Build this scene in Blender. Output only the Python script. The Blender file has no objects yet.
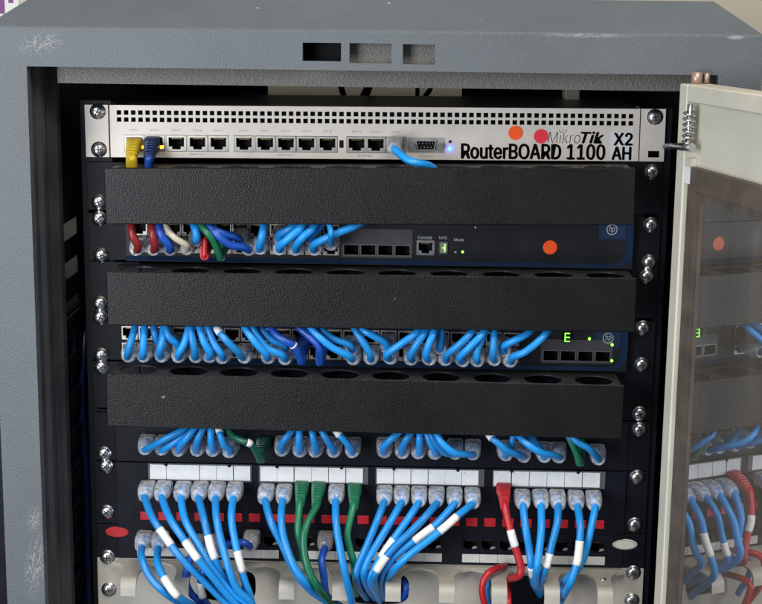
import bpy, bmesh, math, random
from mathutils import Vector, Matrix, Euler
random.seed(7)
SC = bpy.context.scene
COL = SC.collection
ZOFF = 1050.0            # top of the router above the floor, mm
F_PX, W_PX, H_PX = 1500.0, 762.0, 604.0

# ------------------------------------------------------------------ camera
CAM = Vector((36.51, -1253.32, 87.90))            # mm, rack frame (z=0: top of router)
FW = Vector((-0.02268089, 0.97991108, -0.19814098))
RT = Vector((0.99960609, 0.02550493, 0.01171193))
UP = Vector((-0.01653022, 0.19779729, 0.98010356))
cd = bpy.data.cameras.new('camera')
cam = bpy.data.objects.new('camera', cd); COL.objects.link(cam)
cd.sensor_width = 36.0; cd.lens = F_PX / W_PX * 36.0
cd.clip_start = 0.02; cd.clip_end = 50
m3 = Matrix((RT, UP, -FW)).transposed()
cam.matrix_world = Matrix.Translation(Vector((CAM.x, CAM.y, CAM.z + ZOFF)) * 0.001) @ m3.to_4x4()
SC.camera = cam

# ------------------------------------------------------------------ world, lamps, exposure
wd = bpy.data.worlds.new('World'); SC.world = wd; wd.use_nodes = True
bg = wd.node_tree.nodes['Background']
bg.inputs[0].default_value = (0.80, 0.88, 1.0, 1); bg.inputs[1].default_value = 0.22
def area(name, loc, target, size, power, color, sy=None):
    l = bpy.data.lights.new(name, 'AREA'); l.energy = power; l.color = color
    l.shape = 'RECTANGLE'; l.size = size; l.size_y = sy or size
    o = bpy.data.objects.new(name, l); COL.objects.link(o)
    o.location = loc
    o.rotation_euler = (Vector(target) - Vector(loc)).to_track_quat('-Z', 'Y').to_euler()
    return o
area('window_light', (-0.95, -1.42, 1.02), (-0.05, 0, 0.9), 0.7, 27, (0.90, 0.95, 1.0), 1.2)
area('ceiling_light', (0.35, -1.5, 2.7), (0.05, 0, 0.9), 1.0, 44, (1.0, 0.92, 0.80), 1.0)
vs = SC.view_settings
vs.view_transform = 'Standard'; vs.look = 'None'; vs.exposure = 0.0; vs.gamma = 1.0
SC.cycles.max_bounces = 8; SC.cycles.transparent_max_bounces = 12

# ------------------------------------------------------------------ pixel helpers (mm, rack frame)
def at(px, py, y=0.0):
    d = FW + RT * ((px - W_PX / 2) / F_PX) + UP * ((H_PX / 2 - py) / F_PX)
    return CAM + d * ((y - CAM.y) / d.y)
def pr(P):
    d = Vector(P) - CAM; w = d.dot(FW)
    return (W_PX / 2 + F_PX * d.dot(RT) / w, H_PX / 2 - F_PX * d.dot(UP) / w)

# ------------------------------------------------------------------ materials
def nt(name):
    m = bpy.data.materials.new(name); m.use_nodes = True
    n = m.node_tree; b = n.nodes['Principled BSDF']
    return m, n, b
def simple(name, col, rough=0.5, metal=0.0, spec=0.5, noise=0.0, nscale=150, bump=0.0, bscale=500, coat=0.0):
    m, n, b = nt(name)
    b.inputs['Base Color'].default_value = (*col, 1); b.inputs['Roughness'].default_value = rough
    b.inputs['Metallic'].default_value = metal; b.inputs['Specular IOR Level'].default_value = spec
    b.inputs['Coat Weight'].default_value = coat
    tc = n.nodes.new('ShaderNodeTexCoord')
    if noise:
        t = n.nodes.new('ShaderNodeTexNoise'); t.inputs['Scale'].default_value = nscale; t.inputs['Detail'].default_value = 6
        n.links.new(tc.outputs['Object'], t.inputs['Vector'])
        r = n.nodes.new('ShaderNodeMapRange'); r.inputs['To Min'].default_value = 1 - noise; r.inputs['To Max'].default_value = 1 + noise
        r.inputs['From Min'].default_value = 0.3; r.inputs['From Max'].default_value = 0.7
        n.links.new(t.outputs['Fac'], r.inputs['Value'])
        mx = n.nodes.new('ShaderNodeVectorMath'); mx.operation = 'SCALE'; mx.inputs[0].default_value = col
        n.links.new(r.outputs[0], mx.inputs['Scale']); n.links.new(mx.outputs[0], b.inputs['Base Color'])
        rr = n.nodes.new('ShaderNodeMapRange'); rr.inputs['To Min'].default_value = max(0, rough - .08); rr.inputs['To Max'].default_value = min(1, rough + .1)
        n.links.new(t.outputs['Fac'], rr.inputs['Value']); n.links.new(rr.outputs[0], b.inputs['Roughness'])
    if bump:
        t2 = n.nodes.new('ShaderNodeTexNoise'); t2.inputs['Scale'].default_value = bscale; t2.inputs['Detail'].default_value = 2
        n.links.new(tc.outputs['Object'], t2.inputs['Vector'])
        bp = n.nodes.new('ShaderNodeBump'); bp.inputs['Strength'].default_value = bump; bp.inputs['Distance'].default_value = 0.001
        n.links.new(t2.outputs['Fac'], bp.inputs['Height']); n.links.new(bp.outputs[0], b.inputs['Normal'])
    return m
def powder(name, col, rough, scale, strength, dist, marks=(), mottling=0.1, spec=0.5):
    """powder coat: pebbled relief, slight mottling, optional scuffs (centre mm, radii mm)"""
    m, n, b = nt(name)
    N = n.nodes.new; L = n.links.new
    b.inputs['Roughness'].default_value = rough; b.inputs['Specular IOR Level'].default_value = spec
    tc = N('ShaderNodeTexCoord'); geo = N('ShaderNodeNewGeometry')
    v = N('ShaderNodeTexNoise'); v.inputs['Scale'].default_value = scale; v.inputs['Detail'].default_value = 2; v.inputs['Roughness'].default_value = .5
    v.inputs['Distortion'].default_value = .15
    L(geo.outputs['Position'], v.inputs['Vector'])
    cr = N('ShaderNodeMapRange'); cr.inputs['From Min'].default_value = .35; cr.inputs['From Max'].default_value = .68; cr.interpolation_type = 'SMOOTHSTEP'
    L(v.outputs['Fac'], cr.inputs['Value'])
    bp = N('ShaderNodeBump'); bp.inputs['Strength'].default_value = strength; bp.inputs['Distance'].default_value = dist
    L(cr.outputs[0], bp.inputs['Height']); L(bp.outputs[0], b.inputs['Normal'])
    t = N('ShaderNodeTexNoise'); t.inputs['Scale'].default_value = 14; t.inputs['Detail'].default_value = 8; t.inputs['Roughness'].default_value = .65
    L(geo.outputs['Position'], t.inputs['Vector'])
    r = N('ShaderNodeMapRange'); r.inputs['From Min'].default_value = .3; r.inputs['From Max'].default_value = .7
    r.inputs['To Min'].default_value = 1 - mottling; r.inputs['To Max'].default_value = 1 + mottling
    L(t.outputs['Fac'], r.inputs['Value'])
    sc = N('ShaderNodeVectorMath'); sc.operation = 'SCALE'; sc.inputs[0].default_value = col; L(r.outputs[0], sc.inputs['Scale'])
    rr = N('ShaderNodeMapRange'); rr.inputs['To Min'].default_value = rough - .1; rr.inputs['To Max'].default_value = rough + .12
    L(t.outputs['Fac'], rr.inputs['Value']); L(rr.outputs[0], b.inputs['Roughness'])
    cur = sc.outputs[0]
    # tiny chips everywhere
    ch = N('ShaderNodeTexNoise'); ch.inputs['Scale'].default_value = 120; ch.inputs['Detail'].default_value = 2
    L(geo.outputs['Position'], ch.inputs['Vector'])
    c2 = N('ShaderNodeMapRange'); c2.inputs['From Min'].default_value = .76; c2.inputs['From Max'].default_value = .79; L(ch.outputs['Fac'], c2.inputs['Value'])
    mk = c2.outputs[0]
    for (c, rad, ang, amt) in marks:
        mp = N('ShaderNodeMapping'); mp.vector_type = 'TEXTURE'
        mp.inputs['Location'].default_value = (c[0] * .001, c[1] * .001, (c[2] + ZOFF) * .001)
        mp.inputs['Rotation'].default_value = (0, ang, 0)
        mp.inputs['Scale'].default_value = (rad[0] * .001, 1, rad[1] * .001)
        L(geo.outputs['Position'], mp.inputs['Vector'])
        ln = N('ShaderNodeVectorMath'); ln.operation = 'LENGTH'; L(mp.outputs[0], ln.inputs[0])
        fo = N('ShaderNodeMapRange'); fo.inputs['From Min'].default_value = 1.0; fo.inputs['From Max'].default_value = .35
        L(ln.outputs['Value'], fo.inputs['Value'])
        wn = N('ShaderNodeTexNoise'); wn.inputs['Scale'].default_value = 3.0; wn.inputs['Detail'].default_value = 6; wn.inputs['Distortion'].default_value = 2.5; wn.inputs['Roughness'].default_value = .7
        L(mp.outputs[0], wn.inputs['Vector'])
        th = N('ShaderNodeMapRange'); th.inputs['From Min'].default_value = 1 - amt - .03; th.inputs['From Max'].default_value = 1 - amt + .05
        L(wn.outputs['Fac'], th.inputs['Value'])
        mu = N('ShaderNodeMath'); mu.operation = 'MULTIPLY'; L(fo.outputs[0], mu.inputs[0]); L(th.outputs[0], mu.inputs[1])
        ad = N('ShaderNodeMath'); ad.operation = 'MAXIMUM'; L(mk, ad.inputs[0]); L(mu.outputs[0], ad.inputs[1]); mk = ad.outputs[0]
    mm_ = N('ShaderNodeMath'); mm_.operation = 'MULTIPLY'; mm_.inputs[1].default_value = .42; L(mk, mm_.inputs[0])
    mix = N('ShaderNodeMix'); mix.data_type = 'RGBA'
    L(mm_.outputs[0], mix.inputs['Factor']); L(cur, mix.inputs['A']); mix.inputs['B'].default_value = (.55, .56, .56, 1)
    L(mix.outputs['Result'], b.inputs['Base Color'])
    return m
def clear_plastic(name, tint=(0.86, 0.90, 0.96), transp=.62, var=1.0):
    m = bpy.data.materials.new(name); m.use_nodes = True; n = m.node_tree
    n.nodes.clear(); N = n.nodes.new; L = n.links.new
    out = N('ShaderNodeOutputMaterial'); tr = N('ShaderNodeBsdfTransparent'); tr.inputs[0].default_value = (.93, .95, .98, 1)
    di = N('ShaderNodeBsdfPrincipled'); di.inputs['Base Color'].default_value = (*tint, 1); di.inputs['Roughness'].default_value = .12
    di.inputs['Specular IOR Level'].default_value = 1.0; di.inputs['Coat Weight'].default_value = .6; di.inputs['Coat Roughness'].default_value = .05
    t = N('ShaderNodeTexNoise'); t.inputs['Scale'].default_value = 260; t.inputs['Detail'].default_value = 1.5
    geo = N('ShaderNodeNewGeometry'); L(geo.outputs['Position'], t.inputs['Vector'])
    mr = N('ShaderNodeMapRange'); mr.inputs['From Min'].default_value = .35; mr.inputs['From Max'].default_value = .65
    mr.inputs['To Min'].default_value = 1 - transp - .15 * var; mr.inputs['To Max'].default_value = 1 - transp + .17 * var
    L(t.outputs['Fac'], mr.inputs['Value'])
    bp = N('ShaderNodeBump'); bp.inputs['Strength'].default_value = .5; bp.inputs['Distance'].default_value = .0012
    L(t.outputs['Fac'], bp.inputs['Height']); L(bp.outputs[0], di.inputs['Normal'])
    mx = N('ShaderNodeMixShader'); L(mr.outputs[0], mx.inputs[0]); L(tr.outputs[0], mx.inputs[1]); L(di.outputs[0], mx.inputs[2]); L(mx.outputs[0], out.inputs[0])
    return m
def emis(name, col, st):
    m, n, b = nt(name)
    b.inputs['Base Color'].default_value = (*col, 1)
    b.inputs['Emission Color'].default_value = (*col, 1); b.inputs['Emission Strength'].default_value = st
    return m
def pane_mat():
    m = bpy.data.materials.new('tinted_glass'); m.use_nodes = True; n = m.node_tree
    n.nodes.clear(); N = n.nodes.new; L = n.links.new
    out = N('ShaderNodeOutputMaterial')
    tr = N('ShaderNodeBsdfTransparent'); tr.inputs[0].default_value = (.46, .43, .38, 1)
    di = N('ShaderNodeBsdfDiffuse'); di.inputs[0].default_value = (.31, .27, .225, 1)
    gl = N('ShaderNodeBsdfGlossy'); gl.inputs[0].default_value = (.95, .95, .97, 1); gl.inputs['Roughness'].default_value = .012
    geo = N('ShaderNodeNewGeometry')
    mp = N('ShaderNodeMapping'); mp.inputs['Scale'].default_value = (9, 9, 1.6); L(geo.outputs['Position'], mp.inputs['Vector'])
    t = N('ShaderNodeTexNoise'); t.inputs['Scale'].default_value = 3; t.inputs['Detail'].default_value = 9; t.inputs['Roughness'].default_value = .7
    L(mp.outputs[0], t.inputs['Vector'])
    mr = N('ShaderNodeMapRange'); mr.inputs['From Min'].default_value = .3; mr.inputs['From Max'].default_value = .72
    mr.inputs['To Min'].default_value = .22; mr.inputs['To Max'].default_value = .44; L(t.outputs['Fac'], mr.inputs['Value'])
    bp = N('ShaderNodeBump'); bp.inputs['Strength'].default_value = .02; bp.inputs['Distance'].default_value = .002
    t2 = N('ShaderNodeTexNoise'); t2.inputs['Scale'].default_value = 14; L(geo.outputs['Position'], t2.inputs['Vector'])
    L(t2.outputs['Fac'], bp.inputs['Height']); L(bp.outputs[0], gl.inputs['Normal'])
    a = N('ShaderNodeMixShader'); L(mr.outputs[0], a.inputs[0]); L(tr.outputs[0], a.inputs[1]); L(di.outputs[0], a.inputs[2])
    b = N('ShaderNodeMixShader'); b.inputs[0].default_value = .46; L(a.outputs[0], b.inputs[1]); L(gl.outputs[0], b.inputs[2])
    L(b.outputs[0], out.inputs[0])
    return m
_scr = at(35, 565, -75); _scr2 = at(40, 43, -75); _scr3 = at(34, 520, -75)
_e1 = at(600, 37, -73); _e2 = at(735, 41, -73); _l1 = at(600, 76, -75)
M = dict(
    cabinet=powder('cabinet_grey', (.106, .123, .138), .46, 800, .34, .0005,
                   marks=[((_scr.x, -75, _scr.z), (9, 34), .12, .475), ((_scr2.x, -75, _scr2.z), (20, 10), -.15, .465), ((_scr3.x, -75, _scr3.z), (6, 14), .2, .48),
                          ((_e1.x - 10, -74, 62), (40, 2.2), 0.0, .5), ((_e2.x, -74, 62), (8, 2.0), 0.0, .6)], mottling=.09),
    lip=powder('lip_grey', (.15, .143, .13), .45, 640, .5, .0006),
    black_cover=powder('black_powder_coat', (.007, .0068, .0075), .36, 820, .27, .0005, mottling=.25, spec=.30),
    black=simple('black_satin', (.005, .0055, .009), .45, 0, .17, .25, 60),
    inner=simple('inner_black', (.006, .007, .011), .55, 0, .25),
    post=simple('rubber_grey', (.035, .038, .043), .5, 0, .5, .3, 30),
    panel=simple('panel_black', (.006, .0065, .012), .42, 0, .2, .2, 40),
    plate_painted_light=simple('plate_painted_light', (.055, .055, .056), .35, .3, .5, .2, 60, .1, 500),  # black plate given a paler base to stand in for light grazing its top
    cavity=simple('cavity_black', (.004, .004, .005), .7, 0, .2),
    router=simple('router_silver', (.70, .635, .575), .42, .15, .5, .05, 40, .05, 900),
    router_side=simple('router_top', (.15, .145, .14), .40, .3, .5),
    steel=simple('steel', (.62, .62, .63), .24, 1.0, .5, .15, 200),
    shield=simple('port_shield', (.52, .49, .45), .35, .7, .5, .1, 200),
    chrome=simple('screw_chrome', (.88, .88, .88), .26, 1.0, .5, .1, 300),
    cross=simple('cross_dark', (.02, .02, .02), .6),
    ink=simple('black_ink', (.0025, .0025, .0035), .7, 0, .03),
    grey_ink=simple('grey_ink', (.20, .19, .19), .6),
    pale_ink=simple('pale_ink', (.45, .47, .5), .6),
    orange=simple('orange_sticker', (1.0, .10, .004), .45, noise=.06),
    red=simple('red_sticker', (.80, .025, .05), .45, noise=.06),
    redtab=simple('red_tab', (.50, .013, .022), .4, noise=.3, nscale=90),
    white=simple('white_label', (.80, .80, .80), .5, noise=.05, nscale=120),
    band=simple('white_band', (.80, .80, .79), .4, noise=.08, nscale=200),
    oval_w=simple('pale_oval', (.62, .62, .56), .4),
    switch=simple('switch_face', (.010, .011, .015), .42, 0, .3, .15, 50),
    switch_bezel=simple('switch_bezel', (.055, .056, .060), .45, .2, .5, .1, 80),
    blue_trim=simple('blue_trim', (.010, .028, .075), .3, 0, .5, .1, 60),
    cream=simple('cream_metal', (.60, .57, .47), .42, 0, .5, .07, 22, .04, 600),
    cream_plastic=simple('cream_plastic', (.40, .38, .335), .45, 0, .5, .10, 30, .05, 700),
    seal=simple('brown_seal', (.105, .082, .066), .6, 0, .4, .25, 45),
    copper=simple('hinge_bronze', (.42, .30, .25), .4, .5),
    clear=clear_plastic('clear_plug'),
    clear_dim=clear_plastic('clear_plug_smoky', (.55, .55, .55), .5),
    pane=pane_mat(),
    filter=clear_plastic('dimming_sheet_grey', (.035, .034, .03), .36, .1),  # for the added sheets that dim the light behind the side slots
    gold=simple('gold_contact', (.35, .24, .10), .4, 1.0),
    wall=simple('room_wall', (.58, .53, .44), .8, noise=.04, nscale=4),
    floor=simple('room_floor', (.05, .05, .055), .5, noise=.1, nscale=8),
    purple=simple('purple_print', (.20, .06, .22), .6),
    paper=simple('paper', (.78, .77, .76), .7),
    led_blue=emis('led_blue', (.012, .06, 1.0), 30),
    led_green=emis('led_green', (.20, 1.0, .05), 5),
    led_orange=emis('led_orange', (1.0, .42, .02), 6),
    led_dim=emis('display_green', (.12, .8, .03), 1.6),
)
CABLE = {}
def cable_mat(kind, v=0):
    key = (kind, v)
    if key not in CABLE:
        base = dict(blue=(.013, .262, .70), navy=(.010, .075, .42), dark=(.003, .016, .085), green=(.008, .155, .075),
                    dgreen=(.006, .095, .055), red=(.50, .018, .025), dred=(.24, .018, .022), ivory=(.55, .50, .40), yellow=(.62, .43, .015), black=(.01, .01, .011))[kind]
        k = 1 + (v - 1) * .13
        CABLE[key] = simple('cable_%s_%d' % (kind, v), tuple(c * k for c in base), .36, 0, .5, .08, 90, .12, 350)
    return CABLE[key]

# ------------------------------------------------------------------ mesh builder (mm)
class MB:
    def __init__(s): s.v = []; s.f = []; s.mi = []; s.smooth = []
    def add(s, vs, fs, mi=0, smooth=False):
        o = len(s.v); s.v += [tuple(v) for v in vs]
        for f in fs: s.f.append(tuple(i + o for i in f)); s.mi.append(mi); s.smooth.append(smooth)
        return s
    def box(s, x0, x1, y0, y1, z0, z1, mi=0, bev=0.0, seg=1):
        if bev <= 0:
            vs = [(x, y, z) for x in (x0, x1) for y in (y0, y1) for z in (z0, z1)]
            return s.add(vs, [(0, 1, 3, 2), (4, 6, 7, 5), (0, 4, 5, 1), (2, 3, 7, 6), (0, 2, 6, 4), (1, 5, 7, 3)], mi)
        bm = bmesh.new(); bmesh.ops.create_cube(bm, size=1)
        for v in bm.verts: v.co = Vector(((x0 + x1) / 2 + v.co.x * (x1 - x0), (y0 + y1) / 2 + v.co.y * (y1 - y0), (z0 + z1) / 2 + v.co.z * (z1 - z0)))
        bmesh.ops.bevel(bm, geom=bm.edges[:], offset=bev, segments=seg, profile=.5, affect='EDGES')
        bm.verts.index_update()
        s.add([v.co[:] for v in bm.verts], [[v.index for v in f.verts] for f in bm.faces], mi); bm.free(); return s
    def plate(s, x0, x1, z0, z1, yf, th, holes=(), mi=0):
        """sheet facing -y with rectangular holes (x0,x1,z0,z1)"""
        holes = [h for h in holes if h[1] > x0 and h[0] < x1 and h[3] > z0 and h[2] < z1]
        cl = lambda a, lo, hi: min(max(a, lo), hi)
        xs = sorted({round(x0, 3), round(x1, 3)} | {round(cl(h[k], x0, x1), 3) for h in holes for k in (0, 1)})
        zs = sorted({round(z0, 3), round(z1, 3)} | {round(cl(h[k], z0, z1), 3) for h in holes for k in (2, 3)})
        nx, nz = len(xs) - 1, len(zs) - 1
        solid = [[True] * nz for _ in range(nx)]
        for i in range(nx):
            for j in range(nz):
                cx, cz = (xs[i] + xs[i + 1]) / 2, (zs[j] + zs[j + 1]) / 2
                for h in holes:
                    if h[0] < cx < h[1] and h[2] < cz < h[3]: solid[i][j] = False; break
        o = len(s.v)
        idx = lambda i, j, b: o + (i * (nz + 1) + j) * 2 + b
        for x in xs:
            for z in zs: s.v.append((x, yf, z)); s.v.append((x, yf + th, z))
        def q(*a): s.f.append(a); s.mi.append(mi); s.smooth.append(False)
        S = lambda i, j: 0 <= i < nx and 0 <= j < nz and solid[i][j]
        for i in range(nx):
            for j in range(nz):
                if not solid[i][j]: continue
                q(idx(i, j, 0), idx(i + 1, j, 0), idx(i + 1, j + 1, 0), idx(i, j + 1, 0))
                q(idx(i, j, 1), idx(i, j + 1, 1), idx(i + 1, j + 1, 1), idx(i + 1, j, 1))
                if not S(i - 1, j): q(idx(i, j, 1), idx(i, j, 0), idx(i, j + 1, 0), idx(i, j + 1, 1))
                if not S(i + 1, j): q(idx(i + 1, j, 0), idx(i + 1, j, 1), idx(i + 1, j + 1, 1), idx(i + 1, j + 1, 0))
                if not S(i, j - 1): q(idx(i, j, 1), idx(i + 1, j, 1), idx(i + 1, j, 0), idx(i, j, 0))
                if not S(i, j + 1): q(idx(i, j + 1, 0), idx(i + 1, j + 1, 0), idx(i + 1, j + 1, 1), idx(i, j + 1, 1))
        return s
    def loft(s, rings, mi=0, cap=True, smooth=True, close=True):
        o = len(s.v); n = len(rings[0])
        for r in rings: s.v += [tuple(p) for p in r]
        for k in range(len(rings) - 1):
            for i in range(n if close else n - 1):
                j = (i + 1) % n
                s.f.append((o + k * n + i, o + k * n + j, o + (k + 1) * n + j, o + (k + 1) * n + i)); s.mi.append(mi); s.smooth.append(smooth)
        if cap:
            s.f.append(tuple(o + i for i in reversed(range(n)))); s.mi.append(mi); s.smooth.append(False)
            s.f.append(tuple(o + (len(rings) - 1) * n + i for i in range(n))); s.mi.append(mi); s.smooth.append(False)
        return s
    def cyl(s, c, ax, r, h, n=14, mi=0, r2=None):
        ax = Vector(ax).normalized(); a = ax.orthogonal().normalized(); b = ax.cross(a); c = Vector(c)
        ring = lambda R, t: [c + ax * t + (a * math.cos(k * 2 * math.pi / n) + b * math.sin(k * 2 * math.pi / n)) * R for k in range(n)]
        return s.loft([ring(r, 0), ring(r if r2 is None else r2, h)], mi)
    def tube(s, pts, rad, n=10, mi=0, cap=True):
        pts = [Vector(p) for p in pts]; rings = []; a = None
        for i, p in enumerate(pts):
            t = (pts[min(i + 1, len(pts) - 1)] - pts[max(i - 1, 0)]).normalized()
            a = t.orthogonal().normalized() if a is None else (a - t * a.dot(t)).normalized()
            b = t.cross(a); R = rad[i] if isinstance(rad, list) else rad
            rings.append([p + (a * math.cos(k * 2 * math.pi / n) + b * math.sin(k * 2 * math.pi / n)) * R for k in range(n)])
        return s.loft(rings, mi, cap)
    def mesh(s, name, mats):
        me = bpy.data.meshes.new(name)
        me.from_pydata([(x * .001, y * .001, z * .001) for x, y, z in s.v], [], s.f)
        for m in (mats if isinstance(mats, (list, tuple)) else [mats]): me.materials.append(m)
        me.polygons.foreach_set('material_index', s.mi); me.polygons.foreach_set('use_smooth', s.smooth)
        bm = bmesh.new(); bm.from_mesh(me); bmesh.ops.recalc_face_normals(bm, faces=bm.faces[:]); bm.to_mesh(me); bm.free()
        me.update(); return me

def new_obj(name, me, parent=None, loc=(0, 0, 0)):
    o = bpy.data.objects.new(name, me); COL.objects.link(o)
    if parent is not None: o.parent = parent
    o.location = Vector(loc) * .001
    return o
class Thing:
    """a top-level Empty (or mesh); coordinates of its parts are in mm relative to its base"""
    def __init__(s, name, label, cat, base=(0, 0, 0), ang=0.0, group=None, mesh=None):
        s.root = bpy.data.objects.new(name, mesh); COL.objects.link(s.root)
        s.base = Vector(base); s.ang = ang
        s.root.location = Vector((s.base.x, s.base.y, s.base.z + ZOFF)) * .001
        s.root.rotation_euler = (0, ang, 0)
        s.inv = Matrix.Rotation(ang, 3, 'Y').inverted()
        s.root['label'] = label; s.root['category'] = cat
        if group: s.root['group'] = group
    def l(s, P): return s.inv @ (Vector(P) - s.base)
    def at(s, px, py, y=0.0): return s.l(at(px, py, y))
    def part(s, name, mb, mats, parent=None, label=None):
        o = new_obj(name, mb.mesh(name, mats), parent or s.root)
        if label: o['label'] = label
        return o
    def inst(s, name, me, loc, parent=None): return new_obj(name, me, parent or s.root, loc)
def structure(name, mb, mat):
    o = new_obj(name, mb.mesh(name, mat), None, (0, 0, ZOFF)); o['kind'] = 'structure'; return o

def ui_font():
    try:
        import os
        return bpy.data.fonts.load(os.path.join(bpy.utils.system_resource('DATAFILES'), 'fonts', 'Inter.woff2'))
    except Exception:
        return None
FONT = ui_font()
def text_mesh(body, x0, x1, z0, z1, y, bold=0.0, shear=0.0, mat=None):
    smear = max(bold, 0.0) * 20.0; bold = min(bold, 0.0)
    cu = bpy.data.curves.new('lettering', 'FONT'); cu.body = body
    if FONT: cu.font = FONT
    cu.offset = bold; cu.shear = shear; cu.resolution_u = 3
    ob = bpy.data.objects.new('lettering_tmp', cu); COL.objects.link(ob)
    bpy.context.view_layer.update()
    me = bpy.data.meshes.new_from_object(ob.evaluated_get(bpy.context.evaluated_depsgraph_get()))
    bpy.data.objects.remove(ob)
    xs = [v.co.x for v in me.vertices]; ys = [v.co.y for v in me.vertices]
    ax, bx, ay, by = min(xs), max(xs), min(ys), max(ys)
    for v in me.vertices:
        v.co = Vector((x0 + (v.co.x - ax) / (bx - ax) * (x1 - x0), y, z0 + (v.co.y - ay) / max(by - ay, 1e-6) * (z1 - z0))) * .001
    if smear:
        vv = [v.co.copy() for v in me.vertices]; ff = [tuple(p.vertices) for p in me.polygons]; n0 = len(vv); V2 = []; F2 = []
        for k, (dx, dz) in enumerate(((-1, 0), (0, 0), (1, 0), (-.5, .6), (.5, -.6))):
            V2 += [c + Vector((dx * smear, -.05 * k, dz * smear)) * .001 for c in vv]; F2 += [tuple(i + n0 * k for i in f) for f in ff]
        me = bpy.data.meshes.new('lettering'); me.from_pydata(V2, [], F2)
    me.materials.clear(); me.materials.append(mat or M['ink']); me.name = 'lettering'
    return me
def letters(T, body, x0, x1, z0, z1, y, parent=None, **k):
    return new_obj('lettering', text_mesh(body, x0, x1, z0, z1, y, **k), parent or T.root)
def disc(r, th=.25, n=28):
    return MB().cyl((0, 0, 0), (0, -1, 0), r, th, n)

# shared piece meshes -------------------------------------------------
def screw_mesh():
    m = MB(); n = 18
    prof = [(6.6, 0), (6.6, -.9), (5.2, -1.0), (5.2, -1.8), (4.7, -2.9), (3.6, -3.6), (1.8, -3.95), (.3, -4.0)]
    rings = [[(R * math.cos(k * 2 * math.pi / n), y, R * math.sin(k * 2 * math.pi / n)) for k in range(n)] for R, y in prof]
    m.loft(rings)
    for a in (0.0, math.pi / 2):
        c, s_ = math.cos(a + .5), math.sin(a + .5); w, L_ = .55, 3.0
        q = [(c * L_ - s_ * w, s_ * L_ + c * w), (-c * L_ - s_ * w, -s_ * L_ + c * w), (-c * L_ + s_ * w, -s_ * L_ - c * w), (c * L_ + s_ * w, s_ * L_ - c * w)]
        m.add([(x, -3.2, z) for x, z in q] + [(x * .96, -4.07, z * .96) for x, z in q], [(0, 1, 2, 3), (7, 6, 5, 4), (0, 4, 5, 1), (1, 5, 6, 2), (2, 6, 7, 3), (3, 7, 4, 0)], 1)
    return m.mesh('screw', [M['chrome'], M['cross']])
SCREW = screw_mesh()
SCREWS_AT = []
def screws(T, pts, y=-2.0):
    for px, py in pts:
        p = T.at(px, py, y - 2)
        o = T.inst('screw', SCREW, (p.x, y, p.z)); o.rotation_euler = (0, random.uniform(0, 3), 0)
def port_mesh(w, h, ow, oh, depth, frame_mat, proud=.6, notch=True):
    """socket: frame ring round a dark recess, gold contacts; centre at origin, facing -y"""
    m = MB()
    m.plate(-w / 2, w / 2, -h / 2, h / 2, -proud, proud, [(-ow / 2, ow / 2, -oh / 2 + (2.2 if notch else 0), oh / 2)] + ([(-ow * .28, ow * .28, -oh / 2, -oh / 2 + 2.25)] if notch else []))
    a, b = ow / 2 + .3, oh / 2 + .3
    m.add([(-a, .05, -b), (a, .05, -b), (a, .05, b), (-a, .05, b), (-a, depth, -b), (a, depth, -b), (a, depth, b), (-a, depth, b)],
          [(4, 5, 6, 7), (0, 1, 5, 4), (1, 2, 6, 5), (2, 3, 7, 6), (3, 0, 4, 7)], 1)
    if notch:
        for k in range(8):
            x = (k - 3.5) * ow * .085
            m.box(x - .22, x + .22, 2.5, 6, oh / 2 - 1.6, oh / 2 - .5, 2)
    return m.mesh('port', [frame_mat, M['cavity'], M['gold']])

# ------------------------------------------------------------------ setting
structure('floor', MB().box(-3000, 3000, -3000, 1500, -1060, -1050), M['floor'])
structure('wall', MB().box(-3000, 3000, 610, 670, -1050, 1600), M['wall'])

# ------------------------------------------------------------------ cabinet
X0, X1 = -302.0, 302.0            # outer faces
YF, YB = -75.0, 520.0
ZT = 62.0; ZB = -1040.0
ol, orr = at(25, 65, YF), at(680, 77, YF)
OX0, OX1, OZ = -270.0, 268.0, 33.0
cab = Thing('equipment_cabinet', 'grey textured steel cabinet holding the rack gear, door swung open', 'cabinet', (0, 220, ZB))
def L3(p): return cab.l(p)
cz = -ZB                          # local z of rack z=0
def cb(mb, x0, x1, y0, y1, z0, z1, **k): return mb.box(x0, x1, y0 - 220, y1 - 220, z0 + cz, z1 + cz, **k)
# front beam with three slots
sl = []
for (a, b, t, u) in ((302.5, 341, 42.5, 61.5), (349.5, 391.5, 43, 63.5), (403, 434.5, 44, 64.5)):
    p, q = at(a, t, YF), at(b, u, YF); sl.append((p.x, q.x, q.z + cz, p.z + cz))
cab.part('front_frame', MB().plate(X0, X1, ZB + cz, ZT + cz, YF - 220, 12, sl + [(OX0, OX1, ZB + 60 + cz, OZ + cz)]), M['cabinet'])
for k in (1, 2):
    a, b, c, d = sl[k]
    cab.part('slot_cap', MB().box(a - 1, b + 1, YF - 220 + 12.2, YF - 220 + 14, c - 1, d + 1), M['lip'])
cab.part('slot_backing', MB().box(sl[0][0] - 3, sl[0][1] + 2, YF - 220 + 20, YF - 220 + 22, sl[0][2] - 2, sl[0][3] + 2), M['cavity'])
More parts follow.
